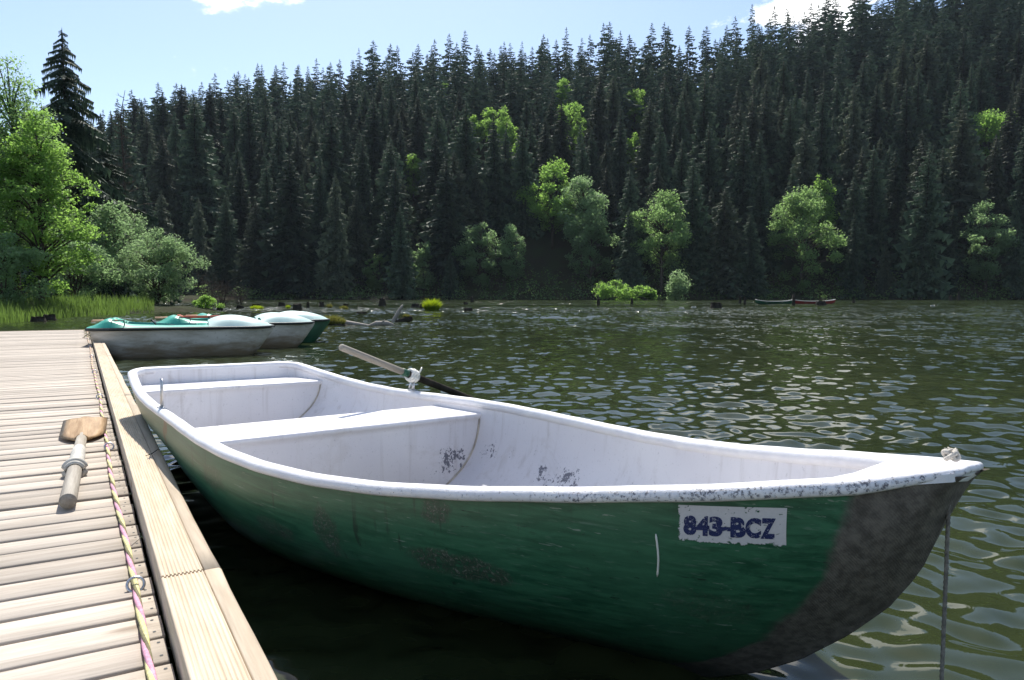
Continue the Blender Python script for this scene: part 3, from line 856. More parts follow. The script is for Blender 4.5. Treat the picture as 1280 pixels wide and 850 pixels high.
# oar resting on the far gunwale: origin at the handle end, +Y towards the blade
piv = bw((1.345, -NS * (float(half_beam(1.345 / BL)) - .010), float(sheer_z(1.345 / BL)) + .098))
HANDLE = Vector((-.900, 3.90, .728))
oar, d0 = frame_obj('oar', HANDLE, piv)
tag(oar, 'weathered oar resting in the rowlock on the far side of the green boat', 'oar')
MB().tube([(0, y_, 0) for y_ in (0, .01, .25, d0 - .05)], [.0165, .0185, .0190, .0195], 16).build('handle', M['oar_grey_wood'], oar, smooth=False)
MB().tube([(0, d0 - .095, 0), (0, d0 - .05, 0)], [.0222, .0222], 16).build('green_band', M['green_hull'], oar)
MB().tube([(0, y_, 0) for y_ in (d0 - .05, d0 + .6, d0 + 1.0)], [.0215, .020, .017], 16).build('shaft', M['stump_dark'], oar)
col = MB()
for yy, r0 in ((d0 - .026, .031), (d0 - .006, .035), (d0 + .014, .032)):
    a = np.linspace(0, 2 * math.pi, 20, endpoint=False)
    col.tube(np.c_[r0 * .9 * np.cos(a), yy + 0 * a, r0 * .9 * np.sin(a)], .0115, 8, closed=True)
col.tube([(0, d0 - .035, 0), (0, d0 + .032, 0)], .029, 16)
col.build('collar', M['white_plastic'], oar, smooth=True)
MB().tube([(.02, d0 + .02, .02), (.027, d0 + .025, .045), (.024, d0 + .03, .062)], [.006, .005, .004], 8).build('collar_lug', M['white_plastic'], oar)
MB().tube([(0, d0 - .005, -.02), (0, d0 - .005, -.075)], .006, 8).build('swivel', M['steel'], oar)
bl = []
for i, t in enumerate(np.linspace(0, 1, 12)):
    w = .018 + .07 * min(1, t * 2.2) ** .7
    bl.append([(-w, d0 + .98 + .6 * t, 0), (0, d0 + .98 + .6 * t, .012 * (1 - t)), (w, d0 + .98 + .6 * t, 0), (0, d0 + .98 + .6 * t, -.012)])
MB().grid(np.array(bl), wrap_v=True).build('blade', M['oar_wood'], oar)

# oar lying on the deck, handle end towards the viewer
o2, d2 = frame_obj('oar', dpos(-.062, 3.18, DECK + .036), dpos(.009, 5.40, DECK + .020))
tag(o2, 'short oar with broad brown blade lying on the dock planks', 'oar')
MB().tube([(0, y_, 0) for y_ in (0, .006, .5, 1.05, 1.5)], [.0285, .0300, .0295, .0275, .025], 20).build('shaft', M['oar_grey_wood'], o2, smooth=False)
cl = MB()
for yy, r0, r1 in ((.60, .040, .014), (.635, .036, .012), (.575, .034, .010)):
    a = np.linspace(0, 2 * math.pi, 26, endpoint=False); cl.tube(np.c_[r0 * np.cos(a), yy + 0 * a, r0 * np.sin(a)], r1, 10, closed=True)
cl.tube([(0, .56, 0), (0, .66, 0)], .0345, 20, caps=False)
cl.build('collar', M['grey_collar'], o2, smooth=True)
MB().tube([(0, y_, 0) for y_ in (.66, .69, .95, 1.1)], [.034, .0325, .0320, .0285], 20).build('sleeve', M['grey_collar'], o2, smooth=True)
rows = []
for t in np.linspace(0, 1, 26):
    w = .115 * (1 - (1 - min(1.0, t / .34))**2.4)**.55 if t < .34 else .115 + .012 * (t - .34)
    w = max(w, .028); th_ = .010 + .006 * math.sin(math.pi * min(1, t * 1.1)); yy = 1.42 + (d2 - 1.42) * t; rg = .019 * (1 - t * .55)
    rows.append([(-w, yy, -.004), (-w * .6, yy, th_ * .6), (-.030, yy, th_ * .7), (-.012, yy, th_ * .5 + rg), (.012, yy, th_ * .5 + rg), (.030, yy, th_ * .7), (w * .6, yy, th_ * .6), (w, yy, -.004), (w * .6, yy, -.013), (-w * .6, yy, -.013)])
b = MB(); b.grid(np.array(rows), wrap_v=True); n_ = len(rows) - 1
for e in (0, n_):
    f = [(e * 10 + a, e * 10 + b_, e * 10 + c, e * 10 + d_) for a, b_, c, d_ in ((0, 1, 8, 9), (1, 2, 7, 8), (2, 3, 6, 7), (3, 4, 5, 6))]
    b.q.append(np.array([(e * 10 + 0, e * 10 + 1, e * 10 + 9, e * 10 + 9)])[:0].reshape(0, 4)) if False else None
    b.q.append(np.array([(e*10+9, e*10+0, e*10+1, e*10+2), (e*10+9, e*10+2, e*10+5, e*10+8), (e*10+2, e*10+3, e*10+4, e*10+5), (e*10+8, e*10+5, e*10+6, e*10+7)]))
b.build('blade', M['oar_wood'], o2)

# twigs and a leaf on the dock
def twig(name, label, pts, r, mat):
    o = MB().tube(np.array([dpos(*p) for p in pts]), r, 5).build(name, M[mat], smooth=True); tag(o, label, 'twig')
twig('twig', 'small dark twig on the dock edge beside the boat stern', [(.235, 3.72, KERB + .003), (.262, 3.74, KERB + .006), (.290, 3.80, KERB + .010), (.305, 3.83, KERB + .004)], [.0015, .002, .002, .001], 'bark_dark')
twig('straw', 'pale straw lying on the planks next to the rope', [(.118, 2.62, DECK + .004), (.135, 2.66, DECK + .006), (.148, 2.70, DECK + .003)], .0014, 'rope_pale')

# ---------------------------------------------------------------- pedal boats
def pedal_boat(loc, rz, label, hullmat, length=2.75, width=1.15, red=False):
    """two-hulled pedal boat: +X is the prow end away from the dock"""
    t = empty('pedal_boat', loc, rz); tag(t, label, 'pedal boat', 'pedal boats moored at the far end of the dock')
    pw = width * .46; sheer = .46
    for sy in (-1, 1):
        yc = sy * (width / 2 - pw / 2); rows = []
        for u in np.linspace(0, 1, 26):
            zk = -.10 + .42 * max(0, (u - .80) / .20)**1.8 + .40 * max(0, (.16 - u) / .16)**1.6
            hw = pw / 2 * (1 - max(0, (u - .72) / .28)**2.2 * .97) * (1 - .35 * max(0, (.12 - u) / .12)**2)
            row = []
            for a in np.linspace(-1, 1, 17):
                sg = np.sign(a); q = abs(a)
                row.append((u * length - .10 * max(0, (u - .8) / .2) * (1 - q), yc + sg * hw * min(1, (1 - (1 - q)**2.2))**.8, zk + (sheer - zk) * q**1.7))
            rows.append(row)
        MB().grid(np.array(rows)).build('pontoon', hullmat, t, smooth=True)
    # outline of the deck
    def outline(u):
        f = 1 - max(0, (u - .84) / .16)**2.4 * .62
        return (width / 2 + .03) * f * (1 - .18 * max(0, (.10 - u) / .10)**2)
    us = np.linspace(-.02, 1.0, 40)
    path = [(u * length, -outline(u), sheer + .005) for u in us] + [(u * length, outline(u), sheer + .005) for u in us[::-1]]
    MB().tube(np.array(path), .024, 8, closed=True).build('rub_rail', M['rail_dark'], t, smooth=True)
    # moulded deck with a sunken cockpit
    rows = []
    for u in np.linspace(-.02, .68, 44):
        w = outline(u); row = []
        for a in np.linspace(-1, 1, 25):
            q = abs(a); z = sheer + .03
            cock = max(0, min(1, (u - .10) / .05)) * max(0, min(1, (.60 - u) / .04)) * max(0, min(1, (.80 - q) / .06))
            coam = .06 * math.exp(-((q - .84) / .09)**2) * max(0, min(1, (u - .02) / .08)) * (1.0 - .55 * max(0, min(1, (u - .15) / .25)))
            hump = .14 * math.exp(-((u - .085) / .065)**2) * max(0, 1 - q**3) ** .6
            row.append((u * length, a * w, z + coam + hump - .26 * cock))
        rows.append(row)
    MB().grid(np.array(rows)).build('deck', M['teal_deck'], t, smooth=True)
    # two pale rounded fore decks over the floats
    for sy in (-1, 1):
        rows = []
        for u in np.linspace(0, 1, 20):
            row = []
            for a in np.linspace(-1, 1, 15):
                uu = .62 + .37 * u; hw = outline(uu) * .5; yc = sy * hw
                hgt = .17 * math.sin(math.pi * min(1, u * .93 + .07)**.75) ** .8
                row.append((uu * length, yc + a * hw * .99, sheer + .028 + hgt * max(0, 1 - abs(a)**2.6)))
            rows.append(row)
        MB().grid(np.array(rows)).build('fore_deck', M['pale_dome'], t, smooth=True)
    # seats, pedals and steering
    for sy in (-1, 1):
        s_ = MB()
        s_.box(.36, .80, sy * .28 - .19, sy * .28 + .19, sheer - .18, sheer - .12); s_.box(.32, .38, sy * .28 - .19, sy * .28 + .19, sheer - .16, sheer + (.17 if red else .10))
        s_.build('seat', M['red_seat'] if red else M['teal_deck'], t)
        pd = MB(); pd.tube([(1.12, sy * .28 - .14, sheer - .02), (1.12, sy * .28 + .14, sheer - .02)], .012, 8)
        for k in (-1, 1): pd.box(1.06, 1.18, sy * .28 + k * .13 - .04, sy * .28 + k * .13 + .04, sheer + k * .03 - .02, sheer + k * .03)
        pd.build('pedal', M['black_steel'], t)
    st = MB(); st.tube([(.92, 0, sheer - .15), (.90, 0, sheer + .06), (.84, 0, sheer + .13)], .013, 8); st.tube([(.84, -.05, sheer + .13), (.84, .05, sheer + .13)], .014, 8)
    st.build('steering_lever', M['black_steel'], t, smooth=True)
    h = MB(); h.tube([(.30, -width / 2 + .02, sheer + .07), (.30, -width / 2 + .03, sheer + .14), (.48, -width / 2 + .03, sheer + .14), (.48, -width / 2 + .02, sheer + .07)], .010, 8); h.build('grab_rail', M['black_steel'], t)
    rr_ = MB(); rr_.box(-.06, .30, width * .18, width * .44, sheer + .10, sheer + .13); rr_.build('stern_trim', M['orange_trim'], t)
    if red:
        MB().box(.25, 1.2, width / 2 - .16, width / 2 - .04, sheer + .10, sheer + .145).build('side_trim', M['red_seat'], t)
    return t
def ploc(w, u): v_ = dpos(w, u, 0); return (v_.x, v_.y, 0)
pedal_boat(ploc(.18, 13.75), TH - math.radians(7), 'nearest pedal boat, dirty grey hull and teal cockpit, touching the dock', M['pedal_hull'])
pedal_boat(ploc(1.25, 15.05), TH - math.radians(3), 'middle pedal boat with pale dome and red trim behind the nearest one', M['pedal_hull'], red=True)
pedal_boat(ploc(1.95, 16.35), TH + math.radians(-1), 'farthest pedal boat with dark green hull behind the other two', M['green_hull'])

# ---------------------------------------------------------------- things in the lake
def px(xp, yp, z=0.0):
    """photo pixel on a level at height z -> world point (layout helper)"""
    f = 930.0; p = math.radians(3.446); u = (425 - yp) / f
    r = Vector(((xp - 640) / f, math.cos(p) + u * math.sin(p), -math.sin(p) + u * math.cos(p)))
    k = (z - 1.0) / r.z
    return Vector((0, 0, 1.0)) + r * k

def blades(n, rad, h, w, rng, flat=1.0, lean=.5):
    a = rng.uniform(0, 2 * math.pi, n); r = rad * np.sqrt(rng.uniform(0, 1, n))
    b = np.c_[r * np.cos(a), r * np.sin(a) * flat, np.zeros(n)]
    la = a + rng.normal(0, .7, n); hh = h * rng.uniform(.5, 1.1, n); le = lean * hh * rng.uniform(.2, 1, n)
    t = rng.uniform(0, 6.283, n); wv = np.c_[np.cos(t), np.sin(t), 0 * t] * w
    hh = hh * (1 - .55 * (r / max(rad, 1e-6))**2) if rad > 0 else hh
    m1 = b + np.c_[np.cos(la) * le * .35, np.sin(la) * le * .35, hh * .6]; tp = b + np.c_[np.cos(la) * le, np.sin(la) * le, hh * .95]
    V = np.stack([b - wv, b + wv, m1 + wv * .8, m1 - wv * .8, tp], 1).reshape(-1, 3)
    i = np.arange(n) * 5
    return V, np.stack([i, i + 1, i + 2, i + 3], 1), np.stack([i + 3, i + 2, i + 4], 1)

def stump(xp, yp, h, r, label, lean=(0, 0), mat='stump_dark', cat='stump', name='stump'):
    p = px(xp, yp); n = 9; rows = []
    for i in range(7):
        t = i / 6; jag = RN.uniform(-.12, .12, n) * (1 if i == 6 else .25)
        a = np.linspace(0, 2 * math.pi, n, endpoint=False)
        rad = r * (1.25 - .45 * t) * (1 + RN.uniform(-.12, .12, n))
        rows.append(np.c_[rad * np.cos(a) + lean[0] * t, rad * np.sin(a) + lean[1] * t, -.25 + (h + .25) * t + jag * h])
    b = MB(); b.grid(np.array(rows), wrap_v=True); m_ = b.n
    b.add([(lean[0], lean[1], h * .92)]); b.t.append(np.array([(m_, 6 * n + j, 6 * n + (j + 1) % n) for j in range(n)]))
    o = b.build(name, M[mat]); o.location = (p.x, p.y, 0)
    tag(o, label, cat, 'old stumps standing in the lake'); return o
STUMPS = [(372, 388, .45, .30, 'dark rounded stump just right of the pedal boats'), (385, 385, .5, .12, 'slim dark stump by the small yellow tuft near the far left water'),
          (402, 384, .45, .22, 'dark stump between two small green tufts left of the driftwood'), (432, 386, .35, .22, 'low dark stump left of the leaning driftwood'),
          (478, 382.5, .7, .32, 'squat black stump in front of the dead brush spit'), (530, 386, .4, .35, 'dark stump touching the left side of the bright grass tuft'),
          (452, 393, .14, .32, 'flat dark stump on the sparkling water above the log'), (585, 389, .2, .30, 'flat black stump right of the bright grass tuft'),
          (582, 381, .3, .25, 'tiny stump just behind the flat black one right of the tuft'), (519, 384.5, .3, .35, 'low stump left of the bright grass tuft'),
          (590, 378, .8, .22, 'small upright stump on the far water below the pale willow'), (748, 381.5, .7, .16, 'thin dark stake below the far bushes'),
          (790, 381, .7, .14, 'thin stake right of the far bushes'), (895, 385.5, .45, .45, 'round black stump left of the far canoes'),
          (925, 379, .9, .16, 'forked stake left of the far canoes'), (931, 381, .8, .13, 'shorter stake left of the far canoes'),
          (1026, 382, .45, .5, 'black lump in the water under the red canoe end'), (1067, 379, .4, .2, 'tiny dark stub right of the red canoe'),
          (1198, 375.6, 1.6, .25, 'dark stake at the far right shoreline'), (1188, 376, 1.0, .25, 'shorter stake at the far right shoreline'),
          (320, 385, .30, .35, 'dark stump in shallow water beside the yellow-green shrub'), (300, 386, .25, .3, 'low stump right of the yellow-green shrub'),
          (352, 383, .35, .3, 'small stump above the pedal boat domes'), (275, 388, .25, .22, 'dark stub at the foot of the yellow-green shrub'),
          (62, 400, .22, .25, 'dark stump in the shallows before the reeds'), (48, 402, .18, .28, 'low dark stump left in the shallows before the reeds'), (30, 399, .25, .22, 'leftmost dark stump before the reeds')]
for xp, yp, h, r, lb in STUMPS: stump(xp, yp, h, r, lb)
for xp, yp, lb in ((867, 385, 'small white stone in the far water left of the canoes'), (1166, 383, 'white stone alone in the far water on the right'), (852, 386, 'tiny pale stone left of the far canoes')):
    o = stump(xp, yp, .13, .22, lb, mat='stone_pale', cat='stone', name='stone'); o['group'] = 'pale stones in the far water'

# driftwood: leaning snag, low log and mossy root
pS = px(494, 403)
sn = tag(empty('driftwood_snag', pS), 'pale split snag leaning out of the water with a mossy foot', 'driftwood')
MB().tube([(-.12, 0, -.2), (-.02, 0, .12), (.13, .02, .40), (.24, .02, .58), (.27, .02, .66)], [.15, .14, .12, .085, .02], 9, flat=.6).build('trunk', M['drift_wood'], sn)
MB().tube([(-.1, 0, -.08), (.2, -.02, .02), (.42, -.04, .10), (.62, 0, .18)], [.10, .12, .13, .10], 9).build('root', M['stump_dark'], sn)
V, Q, T = blades(260, .16, .13, .010, RN, .7); V += [.45, -.02, .20]; MB().add(V, Q, T).build('moss', M['moss_yellow'], sn)
pL = px(452, 406)
lg = tag(empty('driftwood_log', pL), 'low half-sunken log lying between mossy clump and snag', 'driftwood')
MB().tube([(-.9, .05, -.02), (-.5, 0, .055), (-.1, 0, .0), (.25, .03, -.05), (.5, 0, .04), (.85, .02, .05), (1.1, .05, -.03)], [.06, .10, .08, .06, .09, .09, .05], 9).build('trunk', M['drift_wood'], lg)
MB().tube([(.6, 0, .02), (.75, -.05, .12), (.80, -.05, .17)], [.05, .03, .012], 7).build('branch_stub', M['drift_wood'], lg)
pM = px(415, 407)
mc = tag(empty('mossy_clump', pM), 'yellow-green mossy clump on a dark root just right of the pedal boats', 'plant')
rows = [[(r_ * .55 * math.cos(a) * 1.2, r_ * .42 * math.sin(a), .15 * (1 - r_**2) + .02 * math.sin(a * 5) - .05) for a in np.linspace(0, 2 * math.pi, 16, endpoint=False)] for r_ in (.05, .4, .7, 1)]
MB().grid(np.array(rows), wrap_v=True).build('root', M['stump_dark'], mc, smooth=True)
V, Q, T = blades(1500, .42, .34, .010, RN, .6); V[:, 2] += .05; MB().add(V, Q, T).build('moss', M['moss_yellow'], mc)
def tuft(xp, yp, rad, h, n, label, mat='tuft', w=.014):
    p = px(xp, yp); t = tag(empty('grass_tuft', p), label, 'grass tuft', 'grass tufts growing on stumps in the lake')
    rows = [[(r_ * rad * .8 * math.cos(a), r_ * rad * .8 * math.sin(a), .10 * (1 - r_**2) - .04) for a in np.linspace(0, 2 * math.pi, 14, endpoint=False)] for r_ in (.05, .5, 1)]
    MB().grid(np.array(rows), wrap_v=True).build('root', M['stump_dark'], t)
    V, Q, T = blades(n, rad, h, w, RN, 1.0, .6); V[:, 2] += .03; MB().add(V, Q, T).build('grass', M[mat], t)
tuft(540, 388.5, .42, .85, 1800, 'bright green domed grass tuft alone on the sparkling water', w=.02)
tuft(321, 386.5, .42, .30, 500, 'small yellow-green grass tuft right of the yellow-green shrub', w=.02)
tuft(430, 386.8, .28, .28, 300, 'small yellow grass tuft behind the driftwood', 'moss_yellow', .02)
tuft(412, 385, .22, .40, 160, 'sparse little grass tuft between stumps behind the mossy clump', 'moss_yellow', .018)
tuft(360, 385, .18, .25, 150, 'tiny green grass tuft behind the pedal boat domes', w=.018)

# two canoes moored to a post far out
def canoe(xa, xb, yp, label, mat, rz=0.0):
    a, b_ = px(xa, yp), px(xb, yp); L = (b_ - a).length
    t = tag(empty('canoe', (a + b_) / 2, math.atan2(b_.y - a.y, b_.x - a.x) + rz), label, 'boat', 'canoes moored on the far water')
    us = np.linspace(-1, 1, 27); rows = []; rim = []
    for u in us:
        hw = .46 * max(0, 1 - abs(u)**2.4)**.75 + .01; sh = .30 + .20 * abs(u)**3.0; zk = -.08 + .30 * abs(u)**6
        rows.append([(u * L / 2, sg * hw * q**.5, zk + (sh - zk) * q) for sg, q in [(-1, k) for k in np.linspace(1, 0, 7)] + [(1, k) for k in np.linspace(0, 1, 7)[1:]]])
    rows = np.array(rows)
    MB().grid(rows).build('hull', M[mat], t, smooth=True)
    g_ = MB(); g_.tube(np.concatenate([rows[:, 0], rows[::-1, -1]]) + [0, 0, .02], .045, 6, closed=True); g_.build('gunwale', M['grey_collar'], t, smooth=True)
    for u in (-.45, .35):
        MB().box(u * L / 2 - .12, u * L / 2 + .12, -.40, .40, .20, .23).build('seat', M['drift_wood'], t)
canoe(944, 992, 380.3, 'dark green canoe left of the post on the far water', 'green_hull')
canoe(990, 1044, 380.0, 'red canoe right of the post on the far water', 'red_hull')
pp = px(992, 381.8)
o = MB().tube([(0, 0, -.8), (.01, 0, .4), (0, .02, 1.05)], [.17, .15, .13], 9).build('mooring_post', M['stump_dark']); o.location = (pp.x, pp.y, 0)
tag(o, 'short dark post between the green and red canoes', 'post')

# ---------------------------------------------------------------- trees
def leaf_quads(Cn, size, rng, asp=.6, up=.35):
    n = len(Cn)
    nrm = rng.normal(0, 1, (n, 3)); nrm[:, 2] = np.abs(nrm[:, 2]) + up; nrm /= np.linalg.norm(nrm, axis=1)[:, None]
    a = np.cross(nrm, rng.normal(0, 1, (n, 3))); a /= np.linalg.norm(a, axis=1)[:, None] + 1e-9
    b = np.cross(nrm, a); s = size * rng.uniform(.6, 1.3, n)[:, None]
    droop = nrm * s * -.15
    V = np.stack([Cn - a * s, Cn + b * s * asp + droop * 0, Cn + a * s + droop, Cn - b * s * asp], 1).reshape(-1, 3)
    i = np.arange(n) * 4
    return V, np.stack([i, i + 1, i + 2, i + 3], 1)

def broadleaf(name, label, cat, loc, h, rad, leafmat, nleaf, leaf, seed, bark='bark', base=.15, clumps=60, clump_r=.16, stems=1, shape=1.0, group=None, top_narrow=.0, layered=.6, skew=(0, 0), limb_r=1.0):
    """tapered trunk(s), limbs reaching into the crown and a crown of loose leaf clumps"""
    rng = np.random.default_rng(seed)
    t = tag(empty(name, loc, 0), label, cat, group)
    # clump centres in an uneven ellipsoid
    cs = []
    while len(cs) < clumps:
        p = rng.uniform(-1, 1, 3); r = np.linalg.norm(p)
        if r > 1 or r < .35 * rng.uniform(0, 1.6): continue
        u = (p[2] + 1) / 2
        wf = (1 - top_narrow * u) * (.55 + .45 * math.sin(math.pi * min(1, u * .95 + .12)))
        az = math.atan2(p[1], p[0]); lob = 1 + .22 * math.sin(3 * az + seed) * math.sin(5 * u + seed)
        cs.append((p[0] * rad * wf * lob + skew[0] * (u - .3), p[1] * rad * wf * lob + skew[1] * (u - .3), h * (base + (1 - base) * u) * (1 - .03 * rng.uniform())))
    cs = np.array(cs)
    sz = rng.lognormal(0, .35, clumps); w = sz**2; w /= w.sum(); cnt = rng.multinomial(nleaf, w)
    pts = []
    for c, s, k in zip(cs, sz, cnt):
        d = rng.normal(0, 1, (k, 3)); d /= np.linalg.norm(d, axis=1)[:, None] + 1e-9
        d *= (rng.uniform(0, 1, k)**.45)[:, None]
        d[:, 2] *= layered; d += rng.normal(0, .10, (k, 3))
        q = c + d * clump_r * h * s; q[:, 2] -= .12 * (np.hypot(d[:, 0], d[:, 1])**2) * clump_r * h * s
        pts.append(q)
    pts = np.concatenate(pts); pts = pts[pts[:, 2] > .02 * h]
    V, Q = leaf_quads(pts, leaf, rng)
    crown = MB(); crown.add(V, Q); crown.build('crown', M[leafmat], t)
    tr = MB(); nodes = []
    for k in range(stems):
        a = rng.uniform(0, 6.283); sp = (0 if stems == 1 else rad * rng.uniform(.15, .55)); hh = h * rng.uniform(.72, .92)
        pth = []
        for i in range(9):
            f = i / 8; pth.append((sp * math.cos(a) * f + skew[0] * f * .6 + rng.normal(0, .012 * h) * f, sp * math.sin(a) * f + skew[1] * f * .6 + rng.normal(0, .012 * h) * f, -.25 + (hh + .25) * f))
        pth = np.array(pth); r0 = (.017 * h if stems == 1 else .009 * h) * limb_r
        tr.tube(pth, r0 * (1 - .85 * np.linspace(0, 1, 9)) + .004, 7); nodes.append(pth)
    tr.build('trunk', M[bark], t, smooth=True)
    lb = MB()
    for c, s in zip(cs[:: max(1, clumps // 70)], sz[:: max(1, clumps // 70)]):
        pth = nodes[rng.integers(len(nodes))]
        z = max(.08 * h, c[2] - .35 * np.hypot(c[0] - pth[4, 0], c[1] - pth[4, 1]) - .05 * h)
        st = np.array([np.interp(z, pth[:, 2], pth[:, k]) for k in range(3)])
        mid = (st + c) / 2 + np.array([0, 0, .03 * h])
        lb.tube([st, mid, c], [.006 * h * limb_r, .0038 * h * limb_r, .0012 * h], 5)
    lb.build('limbs', M[bark], t, smooth=True)
    return t

def spruce_geo(seed, branches, m, droop=.35, width=.15, gap=0.0, bare=.04, ragged=.25, fine=1.0, dens=.9):
    """unit-height spruce crown: drooping sprays on whorled branches"""
    rng = np.random.default_rng(seed)
    tz_ = 1 - (np.linspace(0, 1, branches)**dens) * (1 - bare)
    tz_ = np.clip(tz_ + rng.normal(0, .004, branches), bare, .995)
    az = np.cumsum(rng.uniform(1.7, 2.9, branches))
    az_bulge = 1 + .16 * np.sin(az * 2 + seed) + .12 * np.sin(az * 3 + tz_ * 9)
    prof = np.where(tz_ > .25, (1 - tz_)**.74 * 1.12, (1 - .25)**.74 * 1.12 - .12 * (.25 - tz_))
    ln = width * prof * az_bulge * rng.uniform(max(.12, 1 - ragged * 1.6), 1 + ragged, branches) + .006
    if gap > 0:
        keep = (np.sin(tz_ * 60 + 3 * np.sin(az)) * .5 + .5 + rng.uniform(0, 1, branches)) > gap
        tz_, az, ln = tz_[keep], az[keep], ln[keep]
    V = []; T = []; n = 0
    for z, a, L in zip(tz_, az, ln):
        ca, sa = math.cos(a), math.sin(a); f = np.linspace(.0, 1, m + 1)
        rise = L * (.15 if z > .6 else -.02)
        zz = z + rise * f - droop * L * f**1.6 + .22 * L * np.maximum(0, f - .7) * (1 if z > .3 else 0)
        x = L * f
        for k in range(m):
            fx = (f[k] + f[k + 1]) / 2; wid = fine * L * (.36 * (1 - fx) + .10) * rng.uniform(.7, 1.35)
            x0, x1, z0, z1 = x[k], x[k + 1], zz[k], zz[k + 1]
            ex = .6 * (x1 - x0)
            dz = -wid * rng.uniform(.15, .75)
            for sg in (-1, 1):
                w_ = wid * rng.uniform(.7, 1.2)
                P = ((x0, 0, z0 + .003), (x1 + ex * .3, sg * w_ * .22, z1), (x0 + (x1 - x0) * rng.uniform(.7, 1.6), sg * w_, (z0 + z1) / 2 + dz * rng.uniform(.5, 1.2)))
                V += [(p[0] * ca - p[1] * sa, p[0] * sa + p[1] * ca, p[2]) for p in P]; T.append((n, n + 1, n + 2)); n += 3
            hz = min(.055, L * .5) * rng.uniform(.4, 1.1) * (fine + 1) / 2
            jy = rng.normal(0, wid * .2)
            P = ((x0, 0, z0), (x1 + ex, 0, z1), ((x0 + x1) / 2, jy, (z0 + z1) / 2 - hz))
            V += [(p[0] * ca - p[1] * sa, p[0] * sa + p[1] * ca, p[2]) for p in P]; T.append((n, n + 1, n + 2)); n += 3
    # leader shoot
    for k in range(4):
        a = k * 1.57; V += [(0, 0, 1.01), (.006 * math.cos(a), .006 * math.sin(a), .955), (.006 * math.cos(a + 1.5), .006 * math.sin(a + 1.5), .955)]; T.append((n, n + 1, n + 2)); n += 3
    return np.array(V), np.array(T)
SPR = []
for k in range(7):
    V, T = spruce_geo(100 + k, 330 + 20 * (k % 3), 5, .34 + .05 * (k % 4), .124 + .016 * (k % 4), gap=(.3 if k in (2, 5) else .12), ragged=.3)
    cm = np_mesh('spruce_crown', V, [T]); cm.materials.append(M['spruce_needles_brown'] if k in (3, 6) else M['spruce_needles'])
    tv, tq, tt = tube_arrays([(0, 0, -.04), (0, 0, .3), (0.002, 0, .7), (0, 0, .985)], [.0135, .010, .0055, .0012], 7)
    tm = np_mesh('spruce_trunk', tv, [tq, tt], True); tm.materials.append(M['bark_dark'])
    SPR.append((cm, tm))
def spruce(x, y, h, k, label, group, wide=1.0, z=None):
    t = empty('spruce_tree', (x, y, (tz(x, y) if z is None else z) - .1), R.uniform(0, 6.28)); t.scale = (h * wide, h * wide, h)
    t.rotation_euler.x = R.gauss(0, .012); t.rotation_euler.y = R.gauss(0, .012)
    tag(t, label, 'spruce', group)
    link(bpy.data.objects.new('crown', SPR[k][0]), t); link(bpy.data.objects.new('trunk', SPR[k][1]), t)
    return t

# broadleaf trees among the spruces: (photo x, crown-centre row, height m, radius m, kind)
def hill_spot(xp, yc, h, y0=None):
    if y0 is not None: return ((xp - 640) / 930 * y0, y0)
    for Y in np.arange(162, 300, .5):
        X = (xp - 640) / 930 * Y
        if (tz(X, Y) + .66 * h - 1) / Y >= (369 - yc) / 930: return (X, Y)
    return ((xp - 640) / 930 * 270, 270)
DECID = [(555, 120, 9, 2.2, 'leaf_bright', None, 'small lime green tree high on the left of the slope'),
 (518, 214, 12, 2.3, 'leaf_bright', None, 'narrow lime green treetop mid slope on the left'),
 (592, 163, 10, 3.0, 'leaf_bright', None, 'lime green tree left of the bright pair high mid slope'),
 (622, 156, 13, 4.2, 'leaf_bright', None, 'broad lime green tree high mid slope'), (636, 172, 11, 3.0, 'leaf_bright', None, 'lower lime green crown right below the broad one high mid slope'),
 (646, 200, 10, 2.0, 'leaf_bright', None, 'little lime green treetop mid slope above the big yellow-green tree'),
 (703, 124, 12, 2.9, 'leaf_bright', None, 'upper lime green crown of the pair high on the slope'), (713, 156, 15, 4.0, 'leaf_bright', None, 'lower, larger lime green crown of the pair high on the slope'),
 (776, 103, 9, 1.8, 'leaf_mid', None, 'small green treetop just under the ridge'), (791, 136, 13, 4.0, 'leaf_bright', None, 'flat-topped lime green tree high on the slope right of the pair'),
 (790, 190, 11, 2.8, 'leaf_bright', None, 'small lime green crown below the flat-topped one'), (690, 240, 17, 5.6, 'leaf_bright', None, 'big yellow-green tree at the centre of the slope'),
 (727, 256, 18, 4.4, 'leaf_grey', None, 'tall pale green tree right of the big yellow-green one'), (826, 292, 19, 5.4, 'leaf_mid', None, 'large round light green tree near the shore right of centre'),
 (1022, 252, 17, 2.6, 'leaf_bright', None, 'slender lime green treetop above the large shore tree'), (1224, 168, 15, 5.0, 'leaf_bright', None, 'lime green tree between dark spruces at the far right'),
 (1001, 318, 19, 7.2, 'leaf_mid', 162, 'large leafy light green tree on the shore behind the canoes'), (1230, 322, 16, 4.8, 'leaf_grey', 163, 'pale grey-green tree on the shore at the far right'),
 (600, 336, 12.5, 4.2, 'leaf_grey', 164, 'pale willow on the far shore left of centre'), (530, 348, 10, 2.2, 'leaf_grey', 163, 'slim pale tree on the far shore at the left'),
 (738, 330, 13.5, 4.4, 'leaf_grey', 165, 'pale shore tree under the tall pale green one'), (640, 325, 11, 2.6, 'leaf_grey', 166, 'pale shrub-like tree right of the pale willow on the far shore'),
 (475, 345, 7, 2.6, 'leaf_mid', 163, 'dim low green tree under the spruces on the far left shore')]
dec_xy = []
